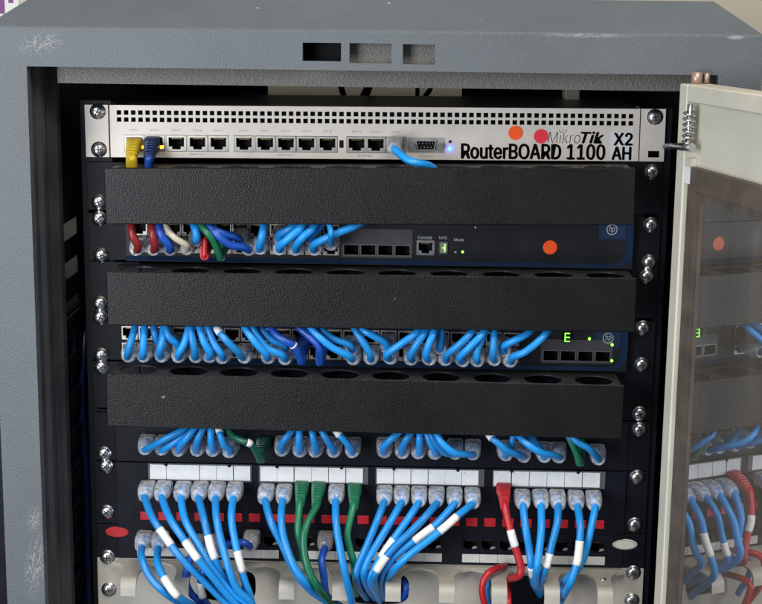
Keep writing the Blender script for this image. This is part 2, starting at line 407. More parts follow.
# chamfered top cap
CH, RI = 34.0, 27.0
o_ = [(X0, YF), (X1, YF), (X1, YB), (X0, YB)]
i_ = [(X0 + CH, YF + CH), (X1 - CH, YF + CH), (X1 - CH, YB - CH), (X0 + CH, YB - CH)]
rr_ = [[(x, y - 220, ZT + cz) for x, y in o_], [(x * .9993, y * .9985 - 220, ZT + .9 + cz) for x, y in o_], [(x * .996, (y + .9) * .996 - 220, ZT + 2.2 + cz) for x, y in o_], [(x, y - 220, ZT + RI + cz) for x, y in i_]]
cab.part('top_cap', MB().loft(rr_, smooth=False), M['cabinet'])
op = [at(268, 101, YB), at(462, 84, YB)]
cab.part('rear_panel', MB().plate(X0 + 3.2, X1 - 3.2, ZB + cz, ZT + cz, YB - 222, 2, [(op[0].x, op[1].x, -60 + cz, 40 + cz)]), M['inner'])
cab.part('floor_panel', cb(MB(), X0 + 3.2, X1 - 3.2, YF + 14.2, YB - 4, ZB + 2, ZB + 6), M['inner'])
# return of the left stile: seal bead + folded post
for sgn, ox in ((1, OX0), (-1, OX1)):
    A = lambda d: ox + sgn * d
    prof = [(0, 14.2), (1, 20), (4.5, 24), (5.5, 30), (3, 36), (3.2, 44), (6.5, 52), (9, 56), (9.5, 66), (6, 71), (-1, 73), (-14, 73), (-14, 14.2)]
    zA, zB_ = ZB + 62 + cz, OZ + 18 + cz
    cab.part('door_seal_post', MB().loft([[(A(d), YF + y - 220, z) for d, y in prof] for z in (zA, zB_)], smooth=False), M['post'])
# lip under the beam
pl = at(58, 74, -44)
lipz0 = at(300, 86.0, -44).z
cab.part('inner_lip', cb(MB(), pl.x, 262, -46, -43, lipz0, OZ + 12), M['lip'])
# interior slotted side walls, with vent openings in the outer skin cut to let light through the slots
for sx in (-1, 1):
    hs = [(12, 68, -121 - 34.5 * k + cz, -105 - 34.5 * k + cz) for k in range(12)]
    mm2 = MB().plate(-1, 500, ZB + 10 + cz, 50 + cz, 0, 1.5, hs)
    mm2.v = [(sx * (266 + y), x - 220, z) for x, y, z in mm2.v]
    cab.part('slotted_side_wall', mm2, M['inner'])
    vh_ = [(135, 250, -150 - 34.5 * k + cz, -122 - 34.5 * k + cz) for k in range(12)]
    sp_ = MB().plate(YF + 14.2, YB - 2, ZB + cz, ZT + cz, 0, 2, vh_)
    sp_.v = [(sx * (299 + y), x - 220, z) for x, y, z in sp_.v]
    cab.part('side_panel', sp_, M['cabinet'])
    cab.part('dimming_sheet', MB().box(sx * 292 - .5, sx * 292 + .5, 90 - 220, 300 - 220, -600 + cz, -100 + cz), M['filter'])  # added sheet, tones down the light showing through the slots
# rails with square holes
for sx in (-1, 1):
    hs = []
    for k in range(-1, 22 * 3):
        z = -6.35 - k * 15.875 + (0)
        hs.append((sx * 232.5 - 4.7, sx * 232.5 + 4.7, z - 4.7 + cz, z + 4.7 + cz))
    a, b = (-246, -220) if sx < 0 else (220, 247)
    cab.part('rack_rail', MB().plate(a, b, ZB + 8 + cz, 2 + cz, 1.0 - 220, 2, hs), M['black'])
    xe = -246 if sx < 0 else 245
    cab.part('rail_flange', cb(MB(), xe, xe + 2, 3.3, 30, ZB + 8, 2), M['black'])
# hinge pin above door
hp = at(697, 80, -72)
cab.part('hinge_pin', MB().cyl(L3((hp.x - 2, -82, 26)), (0, 0, 1), 4.2, 9.5, 16).cyl(L3((hp.x + 6, -80, 27)), (0, 0, 1), 2.2, 8, 12), M['copper'])
# door ---------------------------------------------------------------
TH = math.radians(103)
hz = at(680, 83, -78)
dd = Vector((math.cos(math.pi + TH), math.sin(math.pi + TH), 0)); dn = Vector((-dd.y, dd.x, 0))
if dn.x < 0: dn = -dn                       # towards the outer face
H0 = Vector((hz.x, -78, 26.5))
DW = 545.0; DZ = -1040.0
def dv(s, t, z): return L3(H0 + dd * s + dn * t + Vector((0, 0, z)))
def dbox(mb, s0, s1, t0, t1, z0, z1, mi=0, bev=0.0):
    t_ = MB().box(s0, s1, t0, t1, z0, z1, mi, bev)
    return mb.add([dv(*v) for v in t_.v], t_.f, mi)
def dring(mb, s0, s1, z0, z1, t0, t1, ws, wz):
    dbox(mb, s0, s0 + ws, t0, t1, z0, z1); dbox(mb, s1 - ws, s1, t0, t1, z0, z1)
    dbox(mb, s0 + ws, s1 - ws, t0, t1, z1 - wz, z1); dbox(mb, s0 + ws, s1 - ws, t0, t1, z0, z0 + wz); return mb
fr = MB()
dbox(fr, 0, 15, 0, 24, DZ, 0, bev=1.0); dbox(fr, DW - 15, DW, 0, 24, DZ, 0, bev=1.0)
dbox(fr, 15, DW - 15, 0, 24, -13, 0, bev=.8); dbox(fr, 15, DW - 15, 0, 24, DZ, DZ + 13, bev=.8)
door = cab.part('door', fr, M['cream'], label='cream steel door frame with tinted pane, swung open')
ip = MB().plate(15.2, DW - 15.2, DZ + 13.2, -13.2, 0, 4, [(24, DW - 24, DZ + 64, -64)])
ip.v = [tuple(dv(x, 7.5 + y, z)) for x, y, z in ip.v]
cab.part('inner_panel', ip, M['cream'], door)
# hinge-side filler so that the recess beside the spring reads as a channel
f2 = MB(); dbox(f2, 15.2, 23, 1.5, 7.2, DZ + 13.2, -56)
cab.part('channel_strip', f2, M['cream'], door)
sm = MB(); dring(sm, 22, DW - 22, DZ + 62, -62, 1.2, 7.2, 17, 17)
cab.part('gasket', sm, M['seal'], door)
s2 = MB(); dring(s2, 39.2, DW - 39.2, DZ + 79.2, -79.2, 2.2, 6.6, 6, 6)
cab.part('gasket_inner_edge', s2, M['seal'], door)
g_ = MB(); dbox(g_, 36, DW - 36, 3.6, 6.4, DZ + 76, -76)
cab.part('glass_pane', g_, M['pane'], door)
st_ = MB(); dbox(st_, 15.5, 26, .8, 1.15, -75, -62)
cab.part('white_sticker', st_, M['white'], door)
sp = MB(); pts = []
for i in range(0, 6 * 14 + 1):
    a = i / 14 * 2 * math.pi
    pts.append(dv(24 + 4.2 * math.cos(a), -1 + 4.2 * math.sin(a), -18 - i / 84 * 26))
sp.tube(pts, .9, 6)
sp.tube([dv(24, -1, -14), dv(24, -1, -48)], 2.2, 10)
cab.part('hinge_spring', sp, M['steel'], door)
lv = MB().tube([dv(-14, -4, -50), dv(4, -4, -48), dv(20, -3, -47), dv(34, -2, -46)], [2.2, 2.4, 3.2, 3.2], 10)
cab.part('hinge_lever', lv, M['steel'], door)

# ------------------------------------------------------------------ router
U = 44.45
R_ANG = math.radians(-0.36)
ro = Thing('network_router', 'silver rack router with two rows of square vent holes, topmost in the rack', 'router', (0, 0, -43.7), R_ANG)
fx0, fx1 = ro.at(110, 130, -3).x, ro.at(639, 140, -3).x
ZR = 43.7
vh = []
va, vb = ro.at(119, 116, -3), ro.at(631, 120, -3)
for k in range(72):
    x = va.x + (vb.x - va.x) * k / 71
    for zc in (37.6, 31.7): vh.append((x - 1.95, x + 1.95, zc - 1.9, zc + 1.9))
PX = [134.3, 155, 176.4, 197.6, 218.5, 244, 265.4, 286, 306.5, 327.5, 356.6, 375.8, 396]
px_x = [ro.at(p, 141.5 + (p - 134) * .0105, -3).x for p in PX]
ZP = 12.3
ph = [(x - 8.5, x + 8.5, ZP - 6.9, ZP + 6.9) for x in px_x]
dbx = ro.at(426, 145, -3)
rst = ro.at(341.5, 144, -3)
oth = [(dbx.x - 9.4, dbx.x + 9.4, dbx.z - 4.8, dbx.z + 4.8), (rst.x - 1.8, rst.x + 1.8, rst.z - 3.2, rst.z + 3.2)]
ro.part('face_plate', MB().plate(fx0, fx1, 0.3, ZR, -3, 2, vh + ph + oth), M['router'])
ro.part('case', MB().box(fx0 + .3, fx1 - .3, 16, 150, .3, ZR - .3).box(fx0 + .3, fx1 - .3, -.8, 15.8, ZR - 1.2, ZR - .3).box(fx0 + .3, fx1 - .3, -.8, 15.8, .3, 1.2), M['router_side'])
ro.part('vent_backing', MB().box(fx0 + 1, fx1 - 1, 12, 15.5, 1.5, ZR - 1.5), M['cavity'])
for (a, b, holes) in ((-241.3, fx0 - 1.4, []), (fx1 + 1.0, 241.3, [(228.0, 237.5, 3.5, 9.0)])):
    m = MB().plate(a, b, 0.2, ZR, -2.2, 2, holes)
    m.box(b - 2 if a < 0 else a, b if a < 0 else a + 2, -.1, 30, .2, ZR)
    ro.part('mounting_ear', m, M['router'])
PORT_R = port_mesh(16.3, 13.0, 13.0, 9.8, 12, M['shield'], .5)
for i, x in enumerate(px_x):
    ro.inst('port', PORT_R, (x, -3.05, ZP))
    letters(ro, 'ETH %d' % (i + 1), x - 3.6, x + 3.6, 22.4, 24.0, -3.1, mat=M['grey_ink'])
for a, b, s_ in ((px_x[2], px_x[4], 'SWITCH 1'), (px_x[6], px_x[8], 'SWITCH 2')):
    letters(ro, s_, (a + b) / 2 - 7, (a + b) / 2 + 7, 2.6, 4.0, -3.1, mat=M['grey_ink'])
letters(ro, 'BYPASS', px_x[10] + 1, px_x[11] - 3, 2.4, 3.9, -3.1, mat=M['grey_ink'])
letters(ro, 'CONSOLE', dbx.x - 6, dbx.x + 6, 2.4, 3.9, -3.1, mat=M['grey_ink'])
ro.part('reset_button', MB().box(rst.x - 1.4, rst.x + 1.4, -2.6, 2, rst.z - 2.6, rst.z + 2.6), M['cavity'])
# serial connector
dp = [(-8.6, 4), (8.6, 4), (7.2, -4), (-7.2, -4)]
db = MB()
db.loft([[(dbx.x + x, -3.1, dbx.z + z) for x, z in dp], [(dbx.x + x, -6.2, dbx.z + z) for x, z in dp], [(dbx.x + x * .9, -6.2, dbx.z + z * .85) for x, z in dp], [(dbx.x + x * .9, -3.4, dbx.z + z * .85) for x, z in dp]], cap=False, smooth=False)
db.plate(dbx.x - 15.5, dbx.x + 15.5, dbx.z - 6.2, dbx.z + 6.2, -3.5, .45, [(dbx.x - 8.2, dbx.x + 8.2, dbx.z - 3.8, dbx.z + 3.8)])
db.box(dbx.x - 8.4, dbx.x + 8.4, -3.3, 3, dbx.z - 4, dbx.z + 4, 1)
for r_, nn in ((1.6, 5), (-1.6, 4)):
    for k in range(nn): db.cyl((dbx.x + (k - (nn - 1) / 2) * 2.75, -3.2, dbx.z + r_), (0, -1, 0), .55, 2.2, 6, 2)
so = ro.part('serial_port', db, [M['shield'], M['cavity'], M['steel']])
for sx in (-1, 1): ro.part('jack_screw', MB().cyl((dbx.x + sx * 12.2, -3.6, dbx.z), (0, -1, 0), 2.4, 4, 6), M['steel'], so)
l1 = ro.at(450, 149, -3.4); l2 = ro.at(450, 141.5, -3.4)
ro.part('blue_led', MB().cyl((l1.x, -2.9, l1.z), (0, -1, 0), 1.5, 1.2, 12), M['led_blue'])
ro.part('indicator_lens', MB().cyl((l2.x, -2.9, l2.z), (0, -1, 0), 1.3, .9, 12), M['blue_trim'])
for pxx, pyy, mt in ((141.5, 147, 'led_orange'), (161.8, 147, 'led_orange'), (390.5, 149.5, 'led_dim')):
    p = ro.at(pxx, pyy, -4)
    ro.part('port_led', MB().box(p.x - 1.3, p.x + 1.3, -4.2, -3.0, p.z - 1.1, p.z + 1.1), M[mt])
def rbox(x0, x1, y0, y1): a = ro.at(x0, y1, -3.2); b = ro.at(x1, y0, -3.2); return a.x, b.x, a.z, b.z
a = rbox(609.5, 634.5, 131, 161); ro.part('model_sticker', MB().box(a[0], a[1], -3.2, -3.02, max(a[2], 1), a[3]), simple('pale_sticker', (.66, .66, .67), .45))
letters(ro, 'RouterBOARD 1100', *rbox(461.5, 605, 144.5, 158.5), -3.12, bold=.030)
a = rbox(461.5, 605, 144.5, 158.5)
letters(ro, 'Mikro', *rbox(548, 580.5, 132, 143.0), -3.12, bold=-.012, shear=.12)
letters(ro, 'Tik', *rbox(581, 604, 132, 143.0), -3.12, bold=.028, shear=.25)
q = ro.at(563, 131.5, -3.2)
for k, (dx, a_) in enumerate(((-2.2, .6), (0.0, 0.0), (2.2, -.6))):
    ca, sa = math.cos(a_), math.sin(a_)
    pts_ = [(-.22, 0), (.22, 0), (.22, 1.9), (-.22, 1.9)]
    ro.part('logo_stroke', MB().add([(q.x + dx + x * ca - z * sa, y, q.z + x * sa + z * ca) for y in (-3.15, -3.05) for x, z in pts_], [(0, 1, 2, 3), (7, 6, 5, 4), (0, 4, 5, 1), (1, 5, 6, 2), (2, 6, 7, 3), (3, 7, 4, 0)]), M['ink'])
letters(ro, 'X2', *rbox(614, 632.5, 133, 145), -3.3, bold=.030)
letters(ro, 'AH', *rbox(612, 631, 147, 159.5), -3.3, bold=.030)
for pxx, pyy, mt in ((515.5, 132.7, 'orange'), (541, 136.2, 'red')):
    p = ro.at(pxx, pyy, -3.2); m = disc(5.9); m.v = [(x + p.x, y - 3.35, z + p.z) for x, y, z in m.v]
    ro.part('round_sticker', m, M[mt])
screws(ro, [(97.2, 111.5), (98.5, 149.5), (655, 117)], -2.2)

# ------------------------------------------------------------------ black cable managers
def oval_plate(mb, x0, x1, y0, y1, z0, th, n, rx, ry, yc):
    """horizontal sheet cut by n oval holes along X"""
    w = (x1 - x0) / n; K = 28
    for i in range(n):
        cx = x0 + w * (i + .5); inner = []; outer = []
        for k in range(K):
            a = 2 * math.pi * k / K; c, s_ = math.cos(a), math.sin(a)
            inner.append((cx + rx * c, yc + ry * s_))
            hx, hy = w / 2, ((y1 - yc) if s_ > 0 else (yc - y0))
            t = min(hx / abs(c) if abs(c) > 1e-6 else 1e9, hy / abs(s_) if abs(s_) > 1e-6 else 1e9)
            outer.append((cx + c * t, yc + s_ * t))
        # corners snap
        for cxn, cyn in ((cx - w / 2, y0), (cx + w / 2, y0), (cx - w / 2, y1), (cx + w / 2, y1)):
            j = min(range(K), key=lambda q: (outer[q][0] - cxn) ** 2 + (outer[q][1] - cyn) ** 2); outer[j] = (cxn, cyn)
        mb.loft([[(x, y, z0) for x, y in outer], [(x, y, z0) for x, y in inner], [(x, y, z0 - th) for x, y in inner], [(x, y, z0 - th) for x, y in outer]], cap=False, smooth=False)
    return mb
mgr = [((104.5, 168), (635, 167.5), (105, 224), (635, 225), 1, 'uppermost black cable manager cover, just below the silver router', [(98.5, 202), (652.5, 172)]),
       ((107.8, 272), (635.5, 278), (106, 325), (636.5, 332.5), 3, 'middle black cable manager cover, between the two switches', [(99.8, 303.5), (647.5, 276.5)]),
       ((107.4, 374), (622.8, 385), (105.5, 426), (623.3, 439.5), 5, 'lowest black cable manager cover, below the lower switch', [(101, 367.5), (640, 414)])]
YC = -56.0
for TL, TR_, BL, BR, u, lab, sc_ in mgr:
    a, b, c, d = at(*TL, YC), at(*TR_, YC), at(*BL, YC), at(*BR, YC)
    ang = -math.atan2((b.z + d.z) - (a.z + c.z), (b.x + d.x) - (a.x + c.x))
    ctr = (c + d) / 2
    T = Thing('cable_manager', lab, 'cable manager', (ctr.x, 0, ctr.z), ang, 'black one-unit cable managers')
    hw = ((b - a).length + (d - c).length) / 4; hh = ((a - c).length + (b - d).length) / 2
    T.part('cover', MB().box(-hw, hw, YC, YC + 2, 0, hh, bev=.7), M['black_cover'])
    T.part('top_plate', oval_plate(MB(), -hw + 1, hw - 1, YC + 2.2, 0, hh - 2.6, 1.2, 10, 16.0, 17, YC + 25), M['plate_painted_light'])
    zc0, zc1 = hh - 1.2 - 43.5, hh - 1.2
    T.part('back_plate', MB().plate(-hw + 18, hw - 18, zc0, zc1 - 2, -.6, 1.4), M['panel'])
    for sx in (-1, 1):
        T.part('mounting_ear', MB().box(sx * 241 - T.base.x * 1.0 if sx < 0 else hw - 17.8, -hw + 17.8 if sx < 0 else sx * 241 - T.base.x, -2, 0, zc0, zc1, bev=.3), M['black'])
    screws(T, sc_, -2.1)

# ------------------------------------------------------------------ switches
def switch(name, label, u, x0p, x1p, py, screws_p):
    zc = -U * (u + .5)
    T = Thing(name, label, 'switch', (0, 0, -U * (u + 1) + .4), 0.0)
    return T
YS = -9.0
PORT_S = port_mesh(13.4, 11.6, 11.6, 9.4, 11, M['shield'], .4)
SFP = port_mesh(13.4, 10.0, 12.0, 8.2, 14, simple('uplink_shield', (.16, .16, .16), .4, .6), .5, notch=False)
def make_switch(label, u, ports, sfp, extra_holes, f):
    T = Thing('network_switch', label, 'network switch', (0, 0, -U * (u + 1) + .4), f['ang'], 'black switches')
    xa, xb = T.at(f['x0'], f['y'], YS).x, T.at(f['x1'], f['y'], YS).x
    h = 43.4
    holes = []
    pl_ = []
    for p0, p1, n in ports:
        X0_, X1_ = T.at(p0, f['y'], YS).x, T.at(p1, f['y'], YS).x
        for k in range(n):
            x = X0_ + (X1_ - X0_) * k / (n - 1)
            for z in (f['zl'], f['zl'] + 14.5):
                pl_.append((x, z)); holes.append((x - 5.9, x + 5.9, z - 4.5, z + 4.5))
    sf = []
    X0_, X1_ = T.at(sfp[0], sfp[2], YS).x, T.at(sfp[1], sfp[3], YS).x
    zs_ = T.at(sfp[0], sfp[2], YS).z
    for k in range(4):
        x = X0_ + (X1_ - X0_) * k / 3; sf.append((x, zs_)); holes.append((x - 6.3, x + 6.3, zs_ - 4.4, zs_ + 4.4))
    eh = []
    for (a, b, c, d) in extra_holes:
        p, q = T.at(a, d, YS), T.at(b, c, YS); eh.append((p.x, q.x, p.z, q.z)); holes.append(eh[-1])
    T.part('face_plate', MB().plate(xa, xb, 1, h - 1, YS, 3, holes), M['switch'])
    T.part('case', MB().box(xa + 1, xb - 1, 6, 230, .5, h - .5).box(xa + .5, xb - .5, YS + 3.1, 5.8, h - 2, h - .4).box(xa + .5, xb - .5, YS + 3.1, 5.8, .4, 2), M['black'])
    # blue trim: bottom lip curling up at the right end
    bt = MB(); n = 10; R_ = 14; rings = []
    path = [(xa, 1.6)] + [(xb - R_ + R_ * math.sin(t * math.pi / 2 / n), 1.6 + R_ - R_ * math.cos(t * math.pi / 2 / n)) for t in range(n + 1)] + [(xb, h - 2)]
    for (x, z) in path: rings.append([(x, YS - .1, z)])
    inner = [(xa, 5.4)] + [(xb - 6 - (R_ - 4) + (R_ - 4) * math.sin(t * math.pi / 2 / n), 5.4 + (R_ - 4) - (R_ - 4) * math.cos(t * math.pi / 2 / n)) for t in range(n + 1)] + [(xb - 6, h - 2)]
    for i in range(len(path) - 1):
        A, B = path[i], path[i + 1]; C_, D_ = inner[i + 1], inner[i]
        for (p, q, r_, s_) in ((A, B, C_, D_),):
            v = [(p[0], YS - .2, p[1]), (q[0], YS - .2, q[1]), (r_[0], YS - 1.6, r_[1]), (s_[0], YS - 1.6, s_[1]),
                 (p[0], YS + .5, p[1]), (q[0], YS + .5, q[1]), (r_[0], YS + .5, r_[1]), (s_[0], YS + .5, s_[1])]
            bt.add(v, [(0, 1, 2, 3), (4, 7, 6, 5), (0, 4, 5, 1), (2, 6, 7, 3)])
    T.part('blue_trim', bt, M['blue_trim'])
    for x, z in pl_: T.inst('port', PORT_S, (x, YS - .05, z))
    bz = MB().plate(min(s[0] for s in sf) - 8.4, max(s[0] for s in sf) + 8.4, zs_ - 6.5, zs_ + f['bz'], YS - .8, .7, [(x - 6.2, x + 6.2, zs_ - 4.3, zs_ + 4.3) for x, z in sf])
    T.part('uplink_bezel', bz, M['switch_bezel'])
    for x, z in sf: T.inst('uplink_port', SFP, (x, YS - .85, z))
    for a, b in ((-241.3, xa - .4), (xb + .4, 241.3)):
        T.part('mounting_ear', MB().box(a, b, -2, 0, .3, h, bev=.3), M['black'])
    screws(T, f['screws'], -2.1)
    # maker's mark: ring with letters on a blue field
    q = T.at(*f['logo'], YS)
    lf = T.part('logo_field', MB().box(q.x - 11, xb - 6.4, YS - .6, YS - .1, q.z - 8, h - 1.2), M['blue_trim'])
    rg = MB(); K = 24
    rg.loft([[(q.x + R2 * math.cos(k * 2 * math.pi / K), y, q.z + R2 * math.sin(k * 2 * math.pi / K)) for k in range(K)] for R2, y in ((4.6, YS - .62), (4.6, YS - .85), (3.9, YS - .85), (3.9, YS - .62))], cap=False)
    T.part('logo_ring', rg, M['pale_ink'], lf)
    letters(T, 'hp', q.x - 2.6, q.x + 2.6, q.z - 3.2, q.z + 3.2, YS - .75, parent=lf, shear=.3, mat=M['pale_ink'])
    return T, xa, xb, eh
sw1, xa1, xb1, eh1 = make_switch('black switch with an orange round sticker, red and ivory cables at its left end', 2,
    [(139.5, 190.5, 4), (206.5, 257.5, 4), (278, 331, 4)], (351.2, 402.5, 249.5, 250.5), [(418.5, 432.5, 241.5, 254)],
    dict(x0=126, x1=633, y=247, zl=14.5, ang=math.radians(.05), bz=18, screws=[(98.8, 218.5), (100.7, 255.5), (651.3, 225), (649.6, 262.3)], logo=(612, 229.5)))
x_, q_, c_, d_ = eh1[0]
CONS = port_mesh(15, 12.5, 11.5, 9, 11, M['steel'], .5)
sw1.inst('console_port', CONS, ((x_ + q_) / 2, YS - .05, (c_ + d_) / 2))
def sbox(T, x0, x1, y0, y1, y=YS - .2): a = T.at(x0, y1, y); b = T.at(x1, y0, y); return a.x, b.x, a.z, b.z
letters(sw1, 'Console', *sbox(sw1, 418, 432, 236, 239), YS - .15, mat=M['pale_ink'])
letters(sw1, 'Unit', *sbox(sw1, 439, 447, 236, 239), YS - .15, mat=M['pale_ink'])
letters(sw1, 'Mode', *sbox(sw1, 454, 464, 238.5, 241), YS - .15, mat=M['pale_ink'])
a = sbox(sw1, 438.5, 448, 241.5, 254)
dsp = sw1.part('unit_display', MB().plate(a[0], a[1], a[2], a[3], YS - .9, .8, [(a[0] + 1, a[1] - 1, a[2] + 1, a[3] - 1)]), M['switch_bezel'])
sw1.part('display_window', MB().box(a[0] + .9, a[1] - .9, YS - .6, YS - .1, a[2] + .9, a[3] - .9), simple('display_back', (.22, .23, .21), .4), dsp)
def segs(T, a, parent, which):
    x0, x1, z0, z1 = a; mx = (z0 + z1) / 2; w = .55; m = MB()
    S = dict(t=(x0, x1, z1 - w, z1), m=(x0, x1, mx - w / 2, mx + w / 2), b=(x0, x1, z0, z0 + w), tl=(x0, x0 + w, mx, z1), tr=(x1 - w, x1, mx, z1), bl=(x0, x0 + w, z0, mx), br=(x1 - w, x1, z0, mx))
    for i, k in enumerate(which): s_ = S[k]; m.box(s_[0], s_[1], YS - 1.0 - .02 * i, YS - .65, s_[2], s_[3])
    T.part('display_digit', m, M['led_green'], parent)
segs(sw1, (a[0] + 3.2, a[1] - 2.2, a[2] + 2.2, a[3] - 2.2), dsp, ('tr', 'br', 'm'))
for (p, q, mt) in ((462.6, 251.8, 'led_green'), (455.5, 252, 'pale_ink'), (475.3, 227.3, 'pale_ink')):
    w = sw1.at(p, q, YS); sw1.part('status_led', MB().cyl((w.x, YS, w.z), (0, -1, 0), 1.0 if mt != 'pale_ink' else .8, .7, 10), M[mt])
w = sw1.at(550, 247.3, YS); m = disc(5.9); m.v = [(x + w.x, y + YS - .1, z + w.z) for x, y, z in m.v]
sw1.part('round_sticker', m, M['orange'])
sw2, xa2, xb2, eh2 = make_switch('black switch with glowing green number display at right, between middle and lowest covers', 4,
    [(130, 232, 7), (249, 351, 7), (371, 511, 9)], (550.5, 602.5, 355.3, 357), [],
    dict(x0=126, x1=627.5, y=350, zl=13.2, ang=0.0, bz=14, screws=[(100, 317.5), (101, 355.5), (643.3, 328), (642, 365)], logo=(608, 338)))
a = sbox(sw2, 561.5, 573, 331.5, 343)
dsp2 = sw2.part('unit_display', MB().box(a[0], a[1], YS - .6, YS - .1, a[2], a[3]), M['cavity'])
segs(sw2, (a[0] + 2.6, a[1] - 2.6, a[2] + 1.4, a[3] - 1.4), dsp2, ('t', 'tl', 'bl', 'b', 'm'))
for (p, q) in ((589.3, 338.5), (612, 344.5), (611.6, 360.5)):
    w = sw2.at(p, q, YS); sw2.part('status_led', MB().cyl((w.x, YS - .8, w.z), (0, -1, 0), 1.1, .7, 10), M['led_green'])

# ------------------------------------------------------------------ patch panels
def zat(px, py, y=0): return at(px, py, y).z
PORT_P = port_mesh(14.6, 13.5, 11.6, 9.4, 11, M['panel'], .5)
def rows(groups, py_of, y, n):
    out = []
    for (a, b) in groups:
        for k in range(n):
            p = a + (b - a) * k / (n - 1); out.append(at(p, py_of(p), y))
    return out
# panel under the lowest cover
zA0 = -U * 7 + .5; hA = 43.6
pa = Thing('patch_bay', 'black patch panel peeking out right under the lowest cover', 'patch panel', (0, 0, zA0), 0, 'black patch panels')
GA = [(147, 231), (266.5, 353), (384, 473), (504.6, 597)]
lineA = lambda p: 440.5 + (p - 147) * .0215
PA_PTS = [pa.l(v) for v in rows(GA, lineA, -3, 6)]
zrowA = sum(v.z for v in PA_PTS) / len(PA_PTS)
pa.part('face_plate', MB().plate(-222, 222, 0.3, hA, -3, 3, [(v.x - 6, v.x + 6, zrowA - 5, zrowA + 5) for v in PA_PTS]), M['panel'])
for a, b in ((-241.3, -222.3), (222.3, 241.3)): pa.part('mounting_ear', MB().box(a, b, -2, 0, .3, hA, bev=.3), M['black'])
for v in PA_PTS: pa.inst('port', PORT_P, (v.x, -3.05, zrowA))
screws(pa, [(103.8, 454), (640, 429.5)], -2.1)
# labelled panel
zB1 = zA0 - .6; zB0 = at(381, 528.5, 0).z
pb = Thing('patch_bay', 'black patch panel with four rows of white labels and red tabs', 'patch panel', (0, 0, zB0), 0, 'black patch panels')
hB = zB1 - zB0
GB = [(147.5, 235.5), (267, 354.5), (385.5, 473), (505, 595)]
lineB = lambda p: 485.8 + (p - 147) * .0195
PB_PTS = [pb.l(v) for v in rows(GB, lineB, -4, 6)]
zrowB = sum(v.z for v in PB_PTS) / len(PB_PTS)
YL = -4.0
lb = lambda p, y0: y0 + (p - 150) * .0212
LG = [(149.4, 250.5), (260, 363), (376.8, 479), (493.7, 599.8)]
tabs = []
strips = []
zl0 = sum(pb.at(p, lb(p, 478.3), YL).z for p in (200, 400, 560)) / 3; zl1 = sum(pb.at(p, lb(p, 463.6), YL).z for p in (200, 400, 560)) / 3
zr0 = sum(pb.at(p, 519.3 + (p - 150) * .0215, YL).z for p in (200, 400, 560)) / 3; zr1 = zr0 + 7.6
rt = [pb.at(146 + 18.1 * k, 515 + 18.1 * k * .0215, YL).x for k in range(26)]
pb.part('face_plate', MB().plate(-222, 222, 0, hB, YL, 4, [(v.x - 6, v.x + 6, zrowB - 5, zrowB + 5) for v in PB_PTS]), M['panel'])
for a, b in ((-241.3, -222.3), (222.3, 241.3)): pb.part('mounting_ear', MB().box(a, b, -2, 0, .3, hB - .3, bev=.3), M['black'])
for v in PB_PTS: pb.inst('port', PORT_P, (v.x, YL - .05, zrowB))
for gi, (a, b) in enumerate(LG):
    xa_, xb_ = pb.at(a, lb(a, 470), YL).x, pb.at(b, lb(b, 470), YL).x
    ho = pb.part('label_holder', MB().plate(xa_ - 1, xb_ + (4.6 if gi else 1.2), zl0 - 1.2, zl1 + 1.2, YL - 1.0, .9, [(xa_ - .1, xb_ + .1, zl0 - .1, zl1 + .1)]), simple('holder_%d' % gi, (.10, .10, .11), .3))
    w = (xb_ - xa_) / 6
    LM = MB().box(-w / 2 + .22, w / 2 - .22, -.9, 0, zl0, zl1, bev=.15).mesh('label_tab', M['white'])
    for k in range(6):
        xx = xa_ + w * k
        letters(pb, str(gi * 6 + k + 1), xx + 1.0, xx + (2.0 if gi * 6 + k < 9 else 3.0), zl1 - 2.6, zl1 - 1.0, YL - 1.32, parent=ho, mat=M['pale_ink'])
        t_ = pb.inst('label_tab', LM, (xa_ + w * (k + .5), YL - .12 - random.uniform(0, .15), 0), ho); t_.rotation_euler = (0, random.uniform(-.006, .006), 0)
    for k in (1.0, 4.75): pb.part('holder_clip', MB().cyl((xa_ + w * k, YL - 1.3, zl1 + .2), (0, -1, 0), 1.5, .3, 10), M['cavity'], ho)
TABM = MB().box(-5.0, 5.0, -1.0, 0, 0, zr1 - zr0, bev=.35).mesh('red_tab', M['redtab'])
for x in rt: pb.inst('red_tab', TABM, (x, YL - .1, zr0))
screws(pb, [(105.5, 466.5), (106.3, 512.5), (637.3, 477.5), (635, 525)], -2.1)
# lower panel, 3 x 8 sockets
zC1 = zB0 - .5; zC0 = zat(381, 562, 0)
pc = Thing('patch_bay', 'lowest black patch panel with oval badges, half hidden by hanging cables', 'patch panel', (0, 0, zC0), 0, 'black patch panels')
hC = zC1 - zC0
GC = [(145, 271), (308, 434), (470, 597)]
lineC = lambda p: 539.0 + (p - 145) * .018
PC_PTS = [pc.l(v) for v in rows(GC, lineC, -3, 8)]
zrowC = sum(v.z for v in PC_PTS) / len(PC_PTS)
pc.part('face_plate', MB().plate(-222, 222, 0, hC, -3, 3, [(v.x - 6, v.x + 6, zrowC - 4.6, zrowC + 4.6) for v in PC_PTS]), M['panel'])
for a, b in ((-241.3, -222.3), (222.3, 241.3)): pc.part('mounting_ear', MB().box(a, b, -2, 0, 0, hC, bev=.3), M['black'])
for v in PC_PTS: pc.inst('port', PORT_P, (v.x, -3.05, zrowC))
